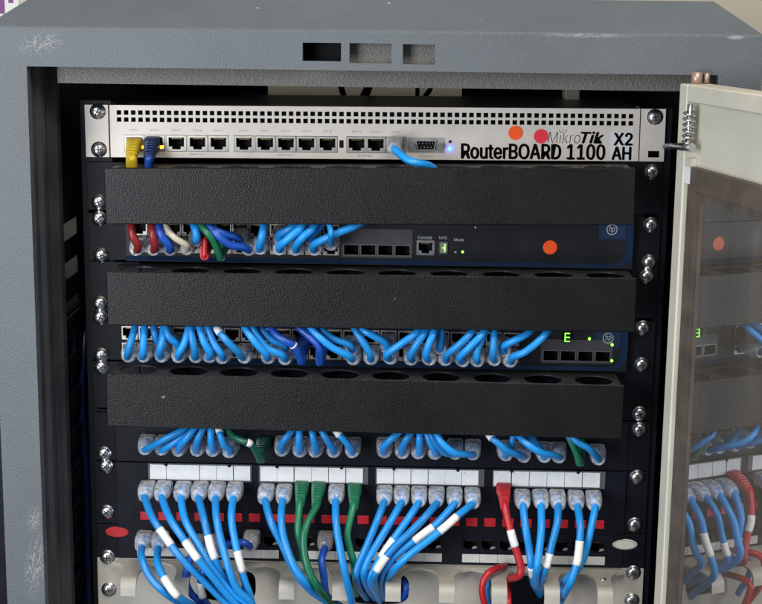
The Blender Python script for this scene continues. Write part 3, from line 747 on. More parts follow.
WED = MB().add([(-2.5, -3.2, 0), (2.2, -3.2, 1.5), (1.0, -3.2, 3), (-2.0, -3.2, 2.2), (-2.5, -4.6, 0), (2.2, -4.6, 1.5), (1.0, -4.6, 3), (-2.0, -4.6, 2.2)],
               [(0, 1, 2, 3), (7, 6, 5, 4), (0, 4, 5, 1), (1, 5, 6, 2), (2, 6, 7, 3), (3, 7, 4, 0)]).mesh('shutter_latch', M['shield'])
for v in PC_PTS: pc.inst('shutter_latch', WED, (v.x + 4.2, 0, zrowC - 3.4))
for (a, b) in ((137, 279), (300, 442), (462, 605)):
    A_, B_ = pc.at(a, 549 + (a - 137) * .0195, -3), pc.at(b, 549 + (b - 137) * .0195, -3)
    z1_ = sum(pc.at(p, 547.5 + (p - 137) * .0195, -3).z for p in (200, 400, 560)) / 3
    w = (B_.x - A_.x) / 8
    LM = MB().box(-w / 2 + .12, w / 2 - .12, -.8, 0, z1_ - 7.6, z1_, bev=.12).mesh('strip_label', simple('strip_label_%d' % a, (.50, .50, .48), .5, noise=.06))
    for k in range(8): pc.inst('strip_label', LM, (A_.x + w * (k + .5), -3.12, 0))
for (p, q, rx, mt) in ((117.5, 532, 10.8, 'red'), (624.5, 544.5, 11.4, 'oval_w')):
    w = pc.at(p, q, -2.4); K = 30
    m = MB().loft([[(w.x + rx * s_ * math.cos(k * 2 * math.pi / K), y, w.z + 4.9 * s_ * math.sin(k * 2 * math.pi / K)) for k in range(K)] for s_, y in ((1, -2.05), (1, -2.6), (.9, -3.1))])
    bd = pc.part('oval_badge', m, simple('red_badge', (.42, .02, .025), .35, noise=.15) if mt == 'red' else M[mt])
    if mt != 'red':
        m = MB().loft([[(w.x + rx * s_ * math.cos(k * 2 * math.pi / K), y, w.z + 4.9 * s_ * math.sin(k * 2 * math.pi / K)) for k in range(K)] for s_, y in ((.84, -3.12), (.84, -3.25), (.79, -3.25), (.79, -3.12))], cap=False)
        pc.part('badge_ring', m, M['grey_ink'], bd)

# ------------------------------------------------------------------ cream finger cable manager
zD1 = zC0 - .6
cm = Thing('finger_cable_manager', 'cream metal cable manager with curved fingers at the bottom of the view', 'cable manager', (0, 0, zD1 - 88), 0)
FXp = [127, 180, 233, 286, 339.5, 393, 447, 500, 553, 606.5]
FX = [cm.at(p, 590, -52).x for p in FXp]
hD = 88.0
bp_ = MB(); holes_at = [(200, 256), (347, 409), (507, 547)]
HX = [(cm.at(a, 588, 0).x, cm.at(b, 588, 0).x) for a, b in holes_at]
def hole_plate(mb, x0, x1, z0, z1, y, th, holes, rz, zc):
    """sheet facing -y cut by rounded openings"""
    xs = [x0]
    for a, b in holes: xs += [(xs[-1] + a) / 2 if xs[-1] != x0 else a - 8, ]
    edges = [x0] + [((holes[i][1] + holes[i + 1][0]) / 2) for i in range(len(holes) - 1)] + [x1]
    K = 40
    for i, (a, b) in enumerate(holes):
        ex0, ex1 = edges[i], edges[i + 1]; cx, rx = (a + b) / 2, (b - a) / 2; inner = []; outer = []
        for k in range(K):
            t = 2 * math.pi * k / K; c, s_ = math.cos(t), math.sin(t)
            e = .55
            inner.append((cx + rx * math.copysign(abs(c) ** e, c), zc + rz * math.copysign(abs(s_) ** e, s_)))
            hx = (ex1 - cx) if c > 0 else (cx - ex0); hz_ = (z1 - zc) if s_ > 0 else (zc - z0)
            tt = min(hx / abs(c) if abs(c) > 1e-6 else 1e9, hz_ / abs(s_) if abs(s_) > 1e-6 else 1e9)
            outer.append((cx + c * tt, zc + s_ * tt))
        for p, q in ((ex0, z0), (ex1, z0), (ex0, z1), (ex1, z1)):
            j = min(range(K), key=lambda r_: (outer[r_][0] - p) ** 2 + (outer[r_][1] - q) ** 2); outer[j] = (p, q)
        mb.loft([[(x, y, z) for x, z in outer], [(x, y, z) for x, z in inner], [(x, y + th, z) for x, z in inner], [(x, y + th, z) for x, z in outer]], cap=False, smooth=False)
    return mb
zhole = cm.at(381, 588, 0).z
cm.part('back_plate', hole_plate(MB(), -241.3, 241.3, 0, hD, -1.5, 1.5, HX, 15, zhole), M['cream_plastic'])
cm.part('root_flange', MB().box(FX[0] - 8, FX[-1] + 22, -7.5, -1.7, hD - 3.4, hD - 1, bev=.4), M['cream_plastic'])
def finger_mesh():
    m = MB(); prof = []
    for k in range(9): prof.append((-7.4 - k * 3.9, hD - 2.2 - .012 * k * k))
    yb, zb = prof[-1]
    for k in range(1, 9):
        a = k / 8 * math.pi / 2 * .96
        prof.append((yb - 8 * math.sin(a), zb - 8 * (1 - math.cos(a))))
    yb, zb = prof[-1]
    for k in range(1, 3): prof.append((yb - .25 * k, zb - 3.0 * k))
    pitch = (FX[-1] - FX[0]) / 9; wmin = 6.6; rings = []
    R_ = pitch / 2 - wmin
    s_ = 0; prev = prof[0]
    for i, (y, z) in enumerate(prof):
        s_ += math.hypot(y - prev[0], z - prev[1]); prev = (y, z)
        t = s_ / 24.0
        w = pitch / 2 - .15 - R_ * math.sqrt(max(0, 1 - (1 - min(t, 1)) ** 2)) if t < 1 else wmin
        j = min(i + 1, len(prof) - 1); i0 = max(i - 1, 0)
        ty, tz = prof[j][0] - prof[i0][0], prof[j][1] - prof[i0][1]; L_ = math.hypot(ty, tz); ny, nz = tz / L_, -ty / L_
        h = 1.1
        rings.append([(-w, y - ny * h, z - nz * h), (-w, y + ny * h, z + nz * h), (w, y + ny * h, z + nz * h), (w, y - ny * h, z - nz * h)])
    m.loft(rings, smooth=False); return m.mesh('finger', M['cream_plastic'])
FM = finger_mesh()
for x in FX: cm.inst('finger', FM, (x, 0, 0))
screws(cm, [(107, 557.5), (108.5, 590), (633.5, 573), (632, 601)], -1.6)
fs = cm.at(605, 595, -50)
cm.part('finger_rivet', MB().cyl((FX[-1], -26, hD - 1.6), (0, 0, 1), 3, 1.2, 14), M['steel'])
# ------------------------------------------------------------------ cables
def catmull(P, per=7):
    out = []
    Q = [tuple(2 * a - b for a, b in zip(P[0], P[1]))] + list(P) + [tuple(2 * a - b for a, b in zip(P[-1], P[-2]))]
    for i in range(1, len(Q) - 2):
        p0, p1, p2, p3 = Q[i - 1], Q[i], Q[i + 1], Q[i + 2]
        for k in range(per):
            t = k / per
            out.append(tuple(.5 * (2 * b + (c - a) * t + (2 * a - 5 * b + 4 * c - d) * t * t + (3 * b - a - 3 * c + d) * t ** 3) for a, b, c, d in zip(p0, p1, p2, p3)))
    out.append(P[-1]); return out
def rrect(w, h, y, z, r=.28, n=3, x=0.0, sk=0.0):
    pts = []; R_ = min(w, h) * r
    for cx, cz_, a0 in ((w / 2 - R_, h / 2 - R_, 0), (-w / 2 + R_, h / 2 - R_, 90), (-w / 2 + R_, -h / 2 + R_, 180), (w / 2 - R_, -h / 2 + R_, 270)):
        for k in range(n + 1):
            a = math.radians(a0 + 90 * k / n); pts.append((x + cx + R_ * math.cos(a), y, z + cz_ + R_ * math.sin(a)))
    return pts
def plug_mesh(kind):
    m = MB()
    if kind == 'clear':        # clear modular plug with a soft clear hood
        m.loft([rrect(11.4, 7.6, 3, 0, .1), rrect(11.4, 7.6, -5, 0, .1), rrect(13.9, 11.4, -5.6, -.4, .2), rrect(14.1, 12.0, -7, -.5, .24), rrect(14.1, 12.2, -15, -1.0, .26), rrect(13.4, 12.0, -20, -1.8, .34), rrect(11.2, 10.6, -24.5, -2.8, .46), rrect(9.0, 8.8, -26, -3.2, .49)])
    else:                      # ribbed moulded boot
        rg = [rrect(12.2, 9.4, 0, 0, .15), rrect(13.0, 10.4, -4, -.2, .25)]
        for k in range(8):
            t = k / 7; y = -6 - 20 * t; w = 12.4 - 5.0 * t; h = 10.2 - 3.2 * t; z = -.4 - 7.5 * t * t
            rg += [rrect(w, h, y, z, .35), rrect(w, h, y - 1.3, z - .4, .35), rrect(w - 1.3, h - 1.2, y - 1.5, z - .45, .35), rrect(w - 1.3, h - 1.2, y - 2.6, z - .8, .35)]
        m.loft(rg, smooth=False)
    return m
LATCH = MB().add([(-2.8, -1, -4.4), (2.8, -1, -4.4), (2.4, -15, -7.4), (-2.4, -15, -7.4), (-2.8, -1, -5.4), (2.8, -1, -5.4), (2.4, -15, -8.6), (-2.4, -15, -8.6)],
                 [(0, 1, 2, 3), (7, 6, 5, 4), (0, 4, 5, 1), (1, 5, 6, 2), (2, 6, 7, 3), (3, 7, 4, 0)]).mesh('latch', M['clear'])
PINS = MB()
for k in range(8): PINS.box((k - 3.5) * 1.05 - .3, (k - 3.5) * 1.05 + .3, -4.6, 2, 3.0, 3.95)
PINS = PINS.mesh('contacts', M['gold'])
PLUG = {}
def plug(kind, col=None):
    key = (kind, col)
    if key not in PLUG:
        PLUG[key] = plug_mesh('clear' if kind in ('clear', 'smoky') else 'boot').mesh('plug', M['clear'] if kind == 'clear' else M['clear_dim'] if kind == 'smoky' else cable_mat(col))
    return PLUG[key]
def cable(label, col, hood, path, yface, band=None, kind='clear', r=3.1, group=None, v=1, latch=True, hang=None, zrow=None, tilt=0.0, plugcol=None):
    """hood: pixel of the plug's middle; path: (px,py,depth) points after the plug"""
    c = at(hood[0], hood[1], yface - 12)
    base = Vector((c.x, yface, c.z + 1.0))
    T = Thing('patch_cable', label, 'cable', base, 0, group)
    pl_ = T.inst('plug', plug(kind, plugcol or col), (0, 0, 0)); pl_.rotation_euler = (tilt, random.uniform(-.05, .05), random.uniform(-.04, .04))
    if kind in ('clear', 'smoky'):
        if latch: T.inst('latch', LATCH, (0, 0, 0), pl_)
        T.inst('contacts', PINS, (0, 0, 0), pl_)
        ends = [base + Vector((0, -7, -.6)), base + Vector((0, -16, -1.4)), base + Vector((0, -24.5, -3.1))]
    else:
        ends = [base + Vector((0, -20, -5)), base + Vector((0, -27.5, -8.6))]
    if tilt:
        Rm = Matrix.Rotation(tilt, 3, 'X'); ends = [base + Rm @ (e - base) for e in ends]
    P = [(*pr(e), e.y) for e in ends] + list(path)
    S = catmull(P)
    W = [at(*s_) for s_ in S]
    T.part('cord', MB().tube([T.l(w) for w in W], r, 10), cable_mat(col, v))
    if band:
        n0 = len(ends) * 7 - 8
        idx = [min(range(max(n0, 0), len(S)), key=lambda i: (S[i][0] - b[0]) ** 2 + (S[i][1] - b[1]) ** 2) for b in band]
        i0, i1 = sorted(idx)
        if i1 - i0 >= 1:
            T.part('label_band', MB().tube([T.l(w) for w in W[i0:i1 + 1]], r + .32, 12), M['band'])
    return T
ORD = ['first', 'second', 'third', 'fourth', 'fifth', 'sixth', 'seventh', 'eighth', 'ninth', 'tenth', 'eleventh', 'twelfth', 'thirteenth', 'fourteenth',
       'fifteenth', 'sixteenth', 'seventeenth', 'eighteenth', 'nineteenth', 'twentieth', 'twenty-first', 'twenty-second', 'twenty-third', 'twenty-fourth', 'twenty-fifth', 'twenty-sixth']
def zpts(ox, oy, s, pts): return [(ox + x / s, oy + y / s) for x, y in pts]
def hang_depth(pts, d0=-46, d1=-56, dend=-30):
    n = len(pts); out = []
    for i, (x, y) in enumerate(pts):
        t = (i + 1) / n
        d = d0 + (d1 - d0) * min(1, t / .5) if t < .7 else d1 + (dend - d1) * (t - .7) / .3
        out.append((x, y, d))
    return out
# --- labelled panel: cables hanging down
B1 = dict(o=(130, 475, 4.685)); B2 = dict(o=(240, 475, 4.685)); B3 = dict(o=(350, 475, 4.686)); B4 = dict(o=(480, 475, 4.482))
PB = [
 (B1, 'blue', (147, 489.5), [(105, 200), (165, 290), (240, 390), (350, 500), (440, 590), (520, 650)], [(145, 250), (192, 328)], -66, -64, 'clear'),
 (B1, 'blue', (164, 489.5), [(185, 200), (250, 300), (310, 385), (380, 470), (450, 555), (530, 640)], [(262, 312), (322, 402)], -72, -64, 'clear'),
 (B1, 'blue', (183, 490), [(258, 210), (310, 310), (370, 420), (440, 510), (510, 572), (580, 620)], None, -66, -62, 'clear'),
 (B1, 'blue', (200.5, 490), [(345, 200), (365, 285), (388, 370), (420, 450), (470, 530), (540, 600)], [(362, 288), (396, 388)], -62, -60, 'clear'),
 (B1, 'blue', (217.5, 490.5), [(405, 200), (430, 320), (460, 430), (500, 530), (560, 590), (590, 640)], None, -68, -60, 'clear'),
 (B1, 'blue', (235, 490.8), [(475, 200), (490, 300), (512, 400), (535, 490), (560, 560), (575, 630)], [(500, 362), (524, 452)], -60, -58, 'clear'),
 (B2, 'blue', (266.7, 492.5), [(145, 220), (200, 330), (240, 420), (300, 510), (370, 570), (470, 630)], None, -52, -25, 'clear'),
 (B2, 'blue', (284, 492.8), [(193, 220), (215, 330), (255, 430), (305, 500), (370, 560), (470, 615)], None, -62, -20, 'clear'),
 (B2, 'green', (301, 491), [(272, 250), (285, 330), (310, 420), (350, 500), (420, 580)], None, -44, -15, 'boot'),
 (B2, 'green', (318, 491.5), [(310, 240), (298, 330), (320, 440), (360, 520), (400, 570), (450, 620)], None, -60, -25, 'boot'),
 (B2, 'blue', (336.5, 493), [(450, 220), (468, 340), (490, 450), (515, 560), (535, 640)], None, -58, -30, 'clear'),
 (B2, 'green', (354, 493), [(503, 270), (513, 340), (530, 400), (540, 470), (545, 560)], None, -46, -10, 'boot'),
 (B3, 'blue', (384.8, 494.3), [(125, 220), (80, 330), (40, 420), (30, 470), (45, 530), (80, 580)], None, -50, 0, 'clear'),
 (B3, 'blue', (402, 494.6), [(190, 220), (130, 320), (85, 400), (65, 465), (85, 530), (120, 580)], None, -52, 0, 'clear'),
 (B3, 'blue', (419, 495), [(270, 210), (205, 300), (160, 365), (112, 440), (95, 490), (120, 550), (140, 590)], [(208, 298), (150, 385)], -50, 0, 'clear'),
 (B3, 'blue', (437, 495.5), [(350, 200), (270, 280), (205, 340), (150, 410), (112, 480), (125, 535), (150, 580)], [(168, 378), (122, 455)], -58, 0, 'clear'),
 (B3, 'blue', (454.6, 496), [(410, 225), (345, 275), (265, 335), (200, 390), (150, 460), (140, 530), (160, 580)], [(388, 240), (302, 307)], -50, 0, 'clear'),
 (B3, 'blue', (472, 496.4), [(500, 195), (450, 240), (370, 305), (290, 365), (220, 430), (165, 500), (160, 570)], [(505, 196), (418, 276)], -58, 0, 'clear'),
 (B4, 'red', (504, 493), [(140, 262), (157, 320), (172, 370), (184, 415), (178, 450), (150, 462), (128, 470), (120, 520)], [(135, 255), (163, 322)], -46, 8, 'boot'),
 (B4, 'blue', (522, 498), [(205, 240), (222, 340), (230, 410), (240, 480), (265, 530)], [(226, 415), (233, 450)], -46, 5, 'clear'),
 (B4, 'blue', (540, 498), [(275, 240), (265, 340), (255, 420), (252, 480), (275, 525)], None, -56, 5, 'clear'),
 (B4, 'blue', (557, 498.3), [(345, 220), (322, 310), (305, 380), (287, 440), (275, 490), (270, 540)], [(318, 350), (294, 415)], -48, 5, 'clear'),
 (B4, 'blue', (576, 499), [(450, 230), (445, 320), (432, 405), (402, 490), (375, 540), (350, 590)], [(447, 300), (433, 402)], -58, -20, 'clear'),
 (B4, 'blue', (594, 499.3), [(497, 240), (477, 330), (455, 390), (425, 435), (385, 470), (365, 520)], None, -46, -10, 'clear'),
]
GN = ['first', 'second', 'third', 'fourth']
for i, (bs, col, hd, pts, band, dm, de, kind) in enumerate(PB):
    z = zpts(*bs['o'], pts); b_ = zpts(*bs['o'], band) if band else None
    lab = '%s cable%s, %s plug of the %s block on the white-labelled panel' % (col, ' with white band' if band else '', ORD[i % 6], GN[i // 6])
    cable(lab, col, hd, hang_depth(z, -40, dm, de), YL, b_, kind, 3.25, 'cables hanging from the labelled patch panel', v=i % 3)
# --- lowest panel
for i, (hd, o, pts, band, dm, col, lab) in enumerate([
    ((144.5, 539.5), B1['o'], [(55, 390), (95, 480), (165, 552), (240, 602), (330, 645)], None, -60, 'blue', 'blue cable from the leftmost plug of the lowest patch panel'),
    ((160.5, 540), B1['o'], [(130, 415), (165, 490), (215, 560), (280, 605), (350, 640)], [(160, 482), (222, 572)], -66, 'blue', 'blue cable with white band, second plug on the lowest patch panel'),
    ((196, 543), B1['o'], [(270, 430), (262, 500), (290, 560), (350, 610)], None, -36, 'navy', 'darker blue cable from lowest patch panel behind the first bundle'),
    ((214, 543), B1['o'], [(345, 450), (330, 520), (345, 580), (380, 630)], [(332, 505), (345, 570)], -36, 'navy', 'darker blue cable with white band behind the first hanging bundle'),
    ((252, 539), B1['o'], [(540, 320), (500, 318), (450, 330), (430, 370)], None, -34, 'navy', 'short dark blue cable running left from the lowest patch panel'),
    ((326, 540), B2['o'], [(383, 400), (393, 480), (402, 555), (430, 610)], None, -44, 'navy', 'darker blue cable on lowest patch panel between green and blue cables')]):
    z = zpts(*o, pts)
    cable(lab, col, hd, hang_depth(z, -38, dm, -25), -3, zpts(*o, band) if band else None, 'clear' if i < 2 else 'smoky', 3.25, 'cables hanging from the lowest patch panel', v=i % 3)
# --- upper panel: cables rising into the lowest cover
PA = [
 ((147, 443), 'blue', [(153, 446, -36), (165, 439, -42), (183, 429.5, -40), (196, 415, -30)], None),
 ((164, 443.5), 'blue', [(167, 447, -34), (176, 441, -36), (189, 430, -34), (200, 415, -26)], None),
 ((180.5, 444.5), 'blue', [(180, 446, -36), (186, 439, -42), (194, 429, -40), (203, 414, -30)], None),
 ((198, 444.5), 'blue', [(196, 447, -36), (198, 439, -42), (203, 429, -40), (207, 412, -30)], None),
 ((214.6, 444.7), 'blue', [(212, 447, -36), (211, 439, -42), (211, 429, -40), (212, 412, -30)], None),
 ((231.5, 446), 'blue', [(229, 449, -36), (224, 445, -42), (221, 437, -44), (219, 429, -40), (217, 412, -30)], [(220, 433), (219, 427.5)]),
 ((283, 444.5), 'blue', [(281, 446, -36), (285, 439, -42), (291.6, 431, -40), (298, 415, -30)], None),
 ((300, 445.3), 'blue', [(299, 447, -36), (299, 439, -42), (299.5, 431, -40), (300, 414, -30)], None),
 ((317, 445.5), 'blue', [(315.5, 447, -36), (313.5, 439, -42), (312, 431, -40), (309, 414, -30)], None),
 ((334.5, 445.7), 'blue', [(332, 448, -36), (327, 440, -42), (322, 431, -40), (315, 415, -30)], None),
 ((352.7, 446), 'blue', [(350, 447.5, -36), (344, 439.5, -42), (337, 432, -40), (328, 416, -30)], [(340, 435), (336, 430)]),
 ((384.5, 446), 'blue', [(383, 448, -36), (390, 440, -42), (399, 432.5, -40), (410, 416, -30)], None),
 ((402, 446.8), 'blue', [(402, 448, -36), (406, 440, -42), (411, 433, -40), (417, 416, -30)], None),
 ((419, 447), 'blue', [(419.5, 448, -36), (419.5, 441, -42), (420, 433, -40), (421, 416, -30)], None),
 ((435.5, 447.5), 'blue', [(436, 452, -36), (431, 444, -42), (427, 433, -40), (424, 416, -30)], None),
 ((455, 447.5), 'blue', [(452, 454, -34), (444, 452, -40), (436, 443, -42), (430, 433.5, -40), (426, 416, -30)], None),
 ((473, 448), 'blue', [(467, 454.5, -38), (455, 453, -48), (444, 445, -50), (437, 434, -46), (431, 416, -30)], None),
 ((504.6, 449), 'blue', [(506, 452, -34), (510, 446, -38), (513, 437, -38), (514, 420, -30)], None),
 ((522.5, 450.5), 'blue', [(519, 455, -38), (507, 451, -48), (498, 443, -50), (490, 436, -46), (480, 420, -30)], [(492.5, 438.5), (489, 435)]),
 ((543, 450.5), 'blue', [(542, 452, -34), (538, 446, -38), (532, 438, -38), (524, 420, -28)], None),
 ((558.5, 451), 'blue', [(554, 455.5, -40), (542, 453, -50), (530, 446, -52), (520, 437, -46), (508, 420, -30)], None),
 ((597.5, 453), 'blue', [(595, 455, -38), (588, 448, -46), (574, 439, -46), (562, 422, -30)], None),
]
for i, (hd, col, path, band) in enumerate(PA):
    cable('blue cable, %s clear plug from left on the panel below the lowest cover' % ORD[i], col, hd, path, -3, band, 'clear', 3.0, 'cables rising behind the lowest black cover', v=(i * 2) % 3, latch=False)
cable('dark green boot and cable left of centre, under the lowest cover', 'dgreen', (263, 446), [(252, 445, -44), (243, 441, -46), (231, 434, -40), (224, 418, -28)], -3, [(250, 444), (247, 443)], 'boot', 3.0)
cable('green plug near the right end, under the lowest cover', 'green', (579, 449), [(577, 455, -34), (573, 446, -34), (568, 436, -32), (562, 420, -26)], -3, None, 'boot', 2.8)
# --- lower switch: cables rising into the middle cover
S2 = [
 (130, 351, 'blue', [(128, 352, -44), (131, 341, -46), (135, 327, -40), (138, 310, -30)], 0),
 (145, 351, 'blue', [(143, 353, -44), (143.5, 341, -46), (144.5, 327, -40), (146, 310, -30)], 0),
 (163, 351, 'blue', [(160, 351, -44), (162, 342, -46), (163.5, 330, -40), (166, 312, -30)], 0),
 (164, 338, 'blue', [(157, 340, -38), (155, 334, -40), (154, 326, -36), (154, 310, -28)], 0),
 (181, 351.5, 'blue', [(179, 353, -44), (184, 344, -46), (188.5, 329, -42), (191, 312, -30)], 0),
 (180.5, 341, 'blue', [(177, 343.5, -40), (169.5, 337, -44), (166, 327, -40), (162, 310, -28)], 0),
 (197, 351.5, 'blue', [(195, 353, -44), (193, 342, -48), (190.5, 327, -44), (190, 311, -30)], 0),
 (211, 351.5, 'blue', [(210, 353, -44), (204, 342, -47), (199.5, 327, -42), (197, 311, -30)], 0),
 (225, 352.5, 'blue', [(221, 353, -44), (214, 343, -44), (208, 327, -40), (205, 311, -28)], 0),
 (245, 352, 'blue', [(237, 351, -46), (226, 340, -50), (217, 328, -44), (211, 312, -30)], 1),
 (269, 352.5, 'blue', [(266, 354, -46), (256, 343, -50), (246, 329, -46), (240, 313, -30)], 0),
 (287, 353.5, 'blue', [(281, 354.5, -44), (266, 347, -46), (253, 329, -44), (246, 313, -30)], 0),
 (287, 343, 'blue', [(283, 344, -38), (272, 340, -40), (261, 329, -38), (252, 313, -28)], 0),
 (353, 353.5, 'blue', [(348, 355.5, -46), (330, 346, -50), (312, 329, -46), (303, 313, -30)], 0),
 (353, 344, 'blue', [(349, 344.5, -40), (334, 339, -42), (321, 329, -40), (312, 313, -28)], 0),
 (371, 353.5, 'blue', [(370, 354, -44), (363, 342, -46), (355.5, 330, -42), (350, 313, -30)], 0),
 (388, 342.5, 'blue', [(384, 341.5, -40), (372, 335, -44), (361, 328, -40), (352, 312, -28)], 0),
 (390, 353, 'blue', [(387, 354.5, -46), (401, 344, -50), (417, 332, -46), (428, 316, -30)], 0),
 (412, 354, 'blue', [(410.5, 355.5, -46), (417, 344, -50), (425, 332, -46), (432, 316, -30)], 0),
 (428.5, 354, 'blue', [(426, 355, -46), (429, 344, -50), (434, 332, -46), (438, 316, -30)], 0),
 (440, 343, 'blue', [(440, 346, -36), (441, 338, -38), (441, 330, -38), (441, 314, -28)], 0),
 (446, 354.5, 'blue', [(447, 355, -46), (459, 345, -52), (471, 333, -48), (482, 317, -30)], 0),
 (461.5, 355.5, 'blue', [(460, 357, -46), (470, 347, -52), (483, 333, -48), (492, 317, -30)], 0),
 (477, 355.5, 'blue', [(476.5, 358, -44), (478, 347, -46), (484, 334, -42), (488, 318, -30)], 0),
 (494, 354.5, 'blue', [(493, 355, -44), (493.5, 345, -46), (494.5, 333, -42), (495, 317, -30)], 0),
 (503, 345.5, 'blue', [(502, 347, -38), (513, 341, -44), (527, 334, -42), (540, 320, -30)], 0),
 (510, 356, 'blue', [(513, 357, -46), (525, 352, -52), (540, 340, -50), (548, 330, -44), (552, 316, -30)], 0),
]
LOW = sorted([q for q in S2 if q[1] >= 348], key=lambda q: q[0]); UPR = sorted([q for q in S2 if q[1] < 348], key=lambda q: q[0])
for i, (x, y, col, path, bnd) in enumerate(S2):
    row, wd_ = (LOW, 'lower') if y >= 348 else (UPR, 'upper')
    k_ = [q[:2] for q in row].index((x, y))
    lab = 'blue cable%s, %s clear plug from left, %s socket row of lower switch' % (' with pale band' if bnd else '', ORD[k_], wd_)
    cable(lab, col, (x, y), path, YS, [(222, 333.5), (217.5, 328)] if bnd else None, 'clear', 3.15, 'cables on the lower switch', v=(i * 5) % 3)
cable('dark blue booted cable left of centre on the lower switch', 'navy', (303, 345), [(294, 346, -44), (285, 341, -46), (274, 332, -42), (266, 316, -30)], YS, [(295, 346.5), (292, 345)], 'boot', 3.3, tilt=.12)
cable('second dark blue boot right beside the other on the lower switch', 'navy', (322, 346), [(320, 352, -44), (318, 345, -46), (309, 336, -44), (299, 327, -40), (292, 312, -28)], YS, None, 'boot', 3.3, tilt=.12)
# --- upper switch
S1 = [
 ((139.5, 245), 'dred', [(138, 246, -42), (133, 236, -46), (131.5, 225, -42), (131, 208, -30)], 'clear', 'dark red cable at the far left of the upper switch', 3.4),
 ((156, 245), 'dred', [(155, 246, -42), (153, 236, -46), (152, 225, -42), (152, 208, -30)], 'clear', 'second dark red cable from the left on the upper switch', 3.4),
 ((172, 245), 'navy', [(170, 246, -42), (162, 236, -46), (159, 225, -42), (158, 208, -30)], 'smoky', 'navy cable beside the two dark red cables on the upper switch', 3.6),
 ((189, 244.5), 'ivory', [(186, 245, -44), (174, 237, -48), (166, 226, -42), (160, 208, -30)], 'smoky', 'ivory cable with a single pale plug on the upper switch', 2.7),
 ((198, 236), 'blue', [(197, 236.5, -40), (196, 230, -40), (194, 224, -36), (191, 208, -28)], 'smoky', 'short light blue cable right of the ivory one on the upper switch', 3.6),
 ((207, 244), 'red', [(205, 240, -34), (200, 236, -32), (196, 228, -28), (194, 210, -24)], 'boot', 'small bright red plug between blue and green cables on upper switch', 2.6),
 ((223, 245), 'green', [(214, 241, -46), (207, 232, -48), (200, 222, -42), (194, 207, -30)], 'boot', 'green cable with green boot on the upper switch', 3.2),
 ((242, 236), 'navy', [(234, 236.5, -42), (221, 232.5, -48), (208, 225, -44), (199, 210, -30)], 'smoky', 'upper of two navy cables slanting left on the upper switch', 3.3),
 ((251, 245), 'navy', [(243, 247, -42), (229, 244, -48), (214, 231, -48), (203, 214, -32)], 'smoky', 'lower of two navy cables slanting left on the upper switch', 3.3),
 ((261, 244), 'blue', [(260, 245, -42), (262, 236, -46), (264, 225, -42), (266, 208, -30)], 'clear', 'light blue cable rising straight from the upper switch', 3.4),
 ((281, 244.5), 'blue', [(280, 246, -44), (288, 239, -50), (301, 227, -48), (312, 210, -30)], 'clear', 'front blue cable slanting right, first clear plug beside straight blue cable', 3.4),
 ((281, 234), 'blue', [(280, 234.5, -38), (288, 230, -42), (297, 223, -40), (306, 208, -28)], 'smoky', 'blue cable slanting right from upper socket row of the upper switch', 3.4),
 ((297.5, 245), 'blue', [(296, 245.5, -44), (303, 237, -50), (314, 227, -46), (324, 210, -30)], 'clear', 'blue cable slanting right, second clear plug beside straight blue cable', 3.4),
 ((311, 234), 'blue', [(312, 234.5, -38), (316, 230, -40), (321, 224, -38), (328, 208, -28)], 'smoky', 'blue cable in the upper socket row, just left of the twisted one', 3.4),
 ((315, 245), 'blue', [(314, 245, -44), (326, 238.5, -50), (340, 232, -50), (357, 225, -48), (380, 212, -30)], 'clear', 'rightmost blue cable of the upper switch, slanting far to the right', 3.4),
 ((332, 240), 'blue', [(331, 240, -50), (331, 233, -58), (329.5, 224, -50), (329, 208, -30)], 'smoky', 'short pale blue twisted cable at the right end of upper switch', 2.4),
]
for i, (hd, col, path, kind, lab, r) in enumerate(S1): cable(lab, col, hd, path, YS, None, kind, r, 'cables on the upper switch', v=(1 + i) % 3 if col == 'blue' else 1)
# --- router cables
cable('yellow booted cable in the first socket of the silver router', 'yellow', (132, 145), [(132.5, 158, -32), (133.5, 163, -30), (134, 172, -26), (135, 185, -24)], -3.2, None, 'boot', 3.3, tilt=.35)
cable('dark blue booted cable in the second socket of the silver router', 'navy', (150.5, 144), [(149, 158, -32), (148, 165, -30), (148, 175, -26), (148, 188, -24)], -3.2, None, 'boot', 2.9, tilt=.3, plugcol='dark')
cable('light blue cable drooping right from the last router socket', 'blue', (394.5, 144.5), [(400, 154, -33), (408, 160, -40), (418, 163, -42), (430, 166, -36), (440, 176, -26)], -3.2, None, 'smoky', 3.2, v=2)

# --- loose cables
def loose(label, col, pts, r, name='loose_cable', v=0, group=None):
    W = [at(*p) for p in catmull(pts)]
    T = Thing(name, label, 'cable', W[-1], 0, group, None)
    T.part('cord', MB().tube([T.l(w) for w in W], r, 9), cable_mat(col, v)); return T
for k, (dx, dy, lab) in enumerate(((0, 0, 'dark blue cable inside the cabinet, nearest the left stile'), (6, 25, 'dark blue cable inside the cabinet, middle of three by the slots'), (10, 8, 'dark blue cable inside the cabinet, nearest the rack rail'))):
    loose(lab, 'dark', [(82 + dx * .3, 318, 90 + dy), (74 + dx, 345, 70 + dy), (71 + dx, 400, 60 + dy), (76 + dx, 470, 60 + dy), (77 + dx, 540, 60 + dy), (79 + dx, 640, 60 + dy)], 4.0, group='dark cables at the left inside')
loose('red cable looping behind the cream fingers', 'red', [(505, 566, -8), (495, 569, -26), (486, 576, -34), (482, 590, -36), (485, 606, -34), (492, 630, -20)], 3.0, v=0)
loose('red cable end below the cream finger under the red plug', 'red', [(508, 588, -10), (508, 598, -40), (508, 610, -44), (506, 640, -30)], 3.0, v=1)
loose('blue cable inside the red loop behind the cream fingers', 'blue', [(494, 573, -5), (489, 582, -20), (487, 592, -22), (490, 612, -12)], 3.0, v=0)
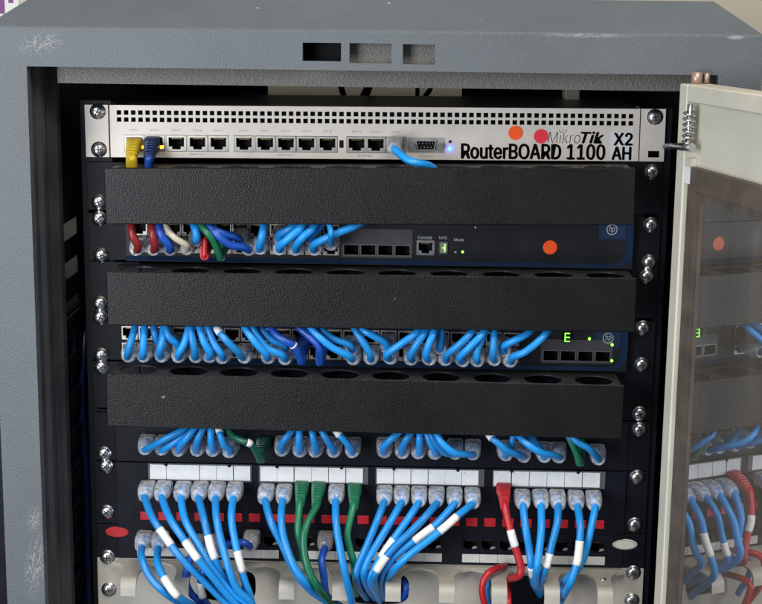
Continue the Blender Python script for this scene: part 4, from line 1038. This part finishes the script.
loose('blue cable behind the finger right of the central bundle', 'navy', [(402, 576, 20), (406, 583, 4), (406, 592, 2), (400, 606, 18)], 3.4, v=1)
# behind the router
for k, (a, b, d) in enumerate(((339, 344, 330), (372, 364, 300), (418, 417, 360), (433, 425, 340))):
    loose(['black cable hanging behind the router, leftmost of four', 'thick black cable hanging behind the router, second from left', 'thin black cable hanging behind the router, third from left', 'thin black curved cable behind the router, rightmost of four'][k],
          'black', [(a, 70, d), ((a + b) / 2 + (1.5 if k == 3 else 0), 88, d), (b, 97, d - 10), (b - 2, 110, d - 20)], [3.2, 4.6, 2.4, 2.8][k])
p0, p1 = at(562, 101.5, 140), at(577.5, 86, 140)
bx = Thing('power_adapter', 'small cream adapter box standing on the back of the router', 'adapter', ((p0.x + p1.x) / 2, 130, .2))
bx.part('case', MB().box(-(p1.x - p0.x) / 2, (p1.x - p0.x) / 2, -14, 14, 0, 26, bev=1.5, seg=2), M['cream'])
bx.part('cord', MB().tube([(10, 0, 20), (11.5, -4, 10), (12, -8, 2)], 1.2, 8), M['black'])
# poster far left on the wall
q0, q1 = at(-60, 20, 606), at(17, -40, 606)
po = Thing('wall_paper', 'white paper with purple print on the wall at top left', 'paper', ((q0.x + q1.x) / 2, 609, q0.z))
w_ = (q1.x - q0.x) / 2; h_ = q1.z - q0.z
po.part('sheet', MB().box(-w_, w_, -1, 0, 0, h_), M['paper'])
u0 = po.at(6, 10, 606)
po.part('print', MB().box(u0.x - 14, u0.x - 2, -1.6, -1.1, 0.12 * h_, h_ * .8).box(u0.x + 3, u0.x + 9, -1.6, -1.1, h_ * .3, h_ * .8), M['purple'])

# dark case standing beside the cabinet, only its edge shows
e0 = at(-14, 350, 60)
nb = Thing('dark_case', 'dark case edge at far left, beside the grey cabinet', 'case', (X0 - 160, 120, -1050))
tp = e0.z + 1050
nb.part('body', MB().box(-140, 148, -110, 300, 20, tp, bev=4, seg=2), M['black'])
nb.part('front_door', MB().box(-132, 140, -116, -110.4, 30, tp - 10, bev=2), M['panel'])
nb.part('plinth', MB().box(-130, 138, -100, 290, 0, 19.8), M['inner'])
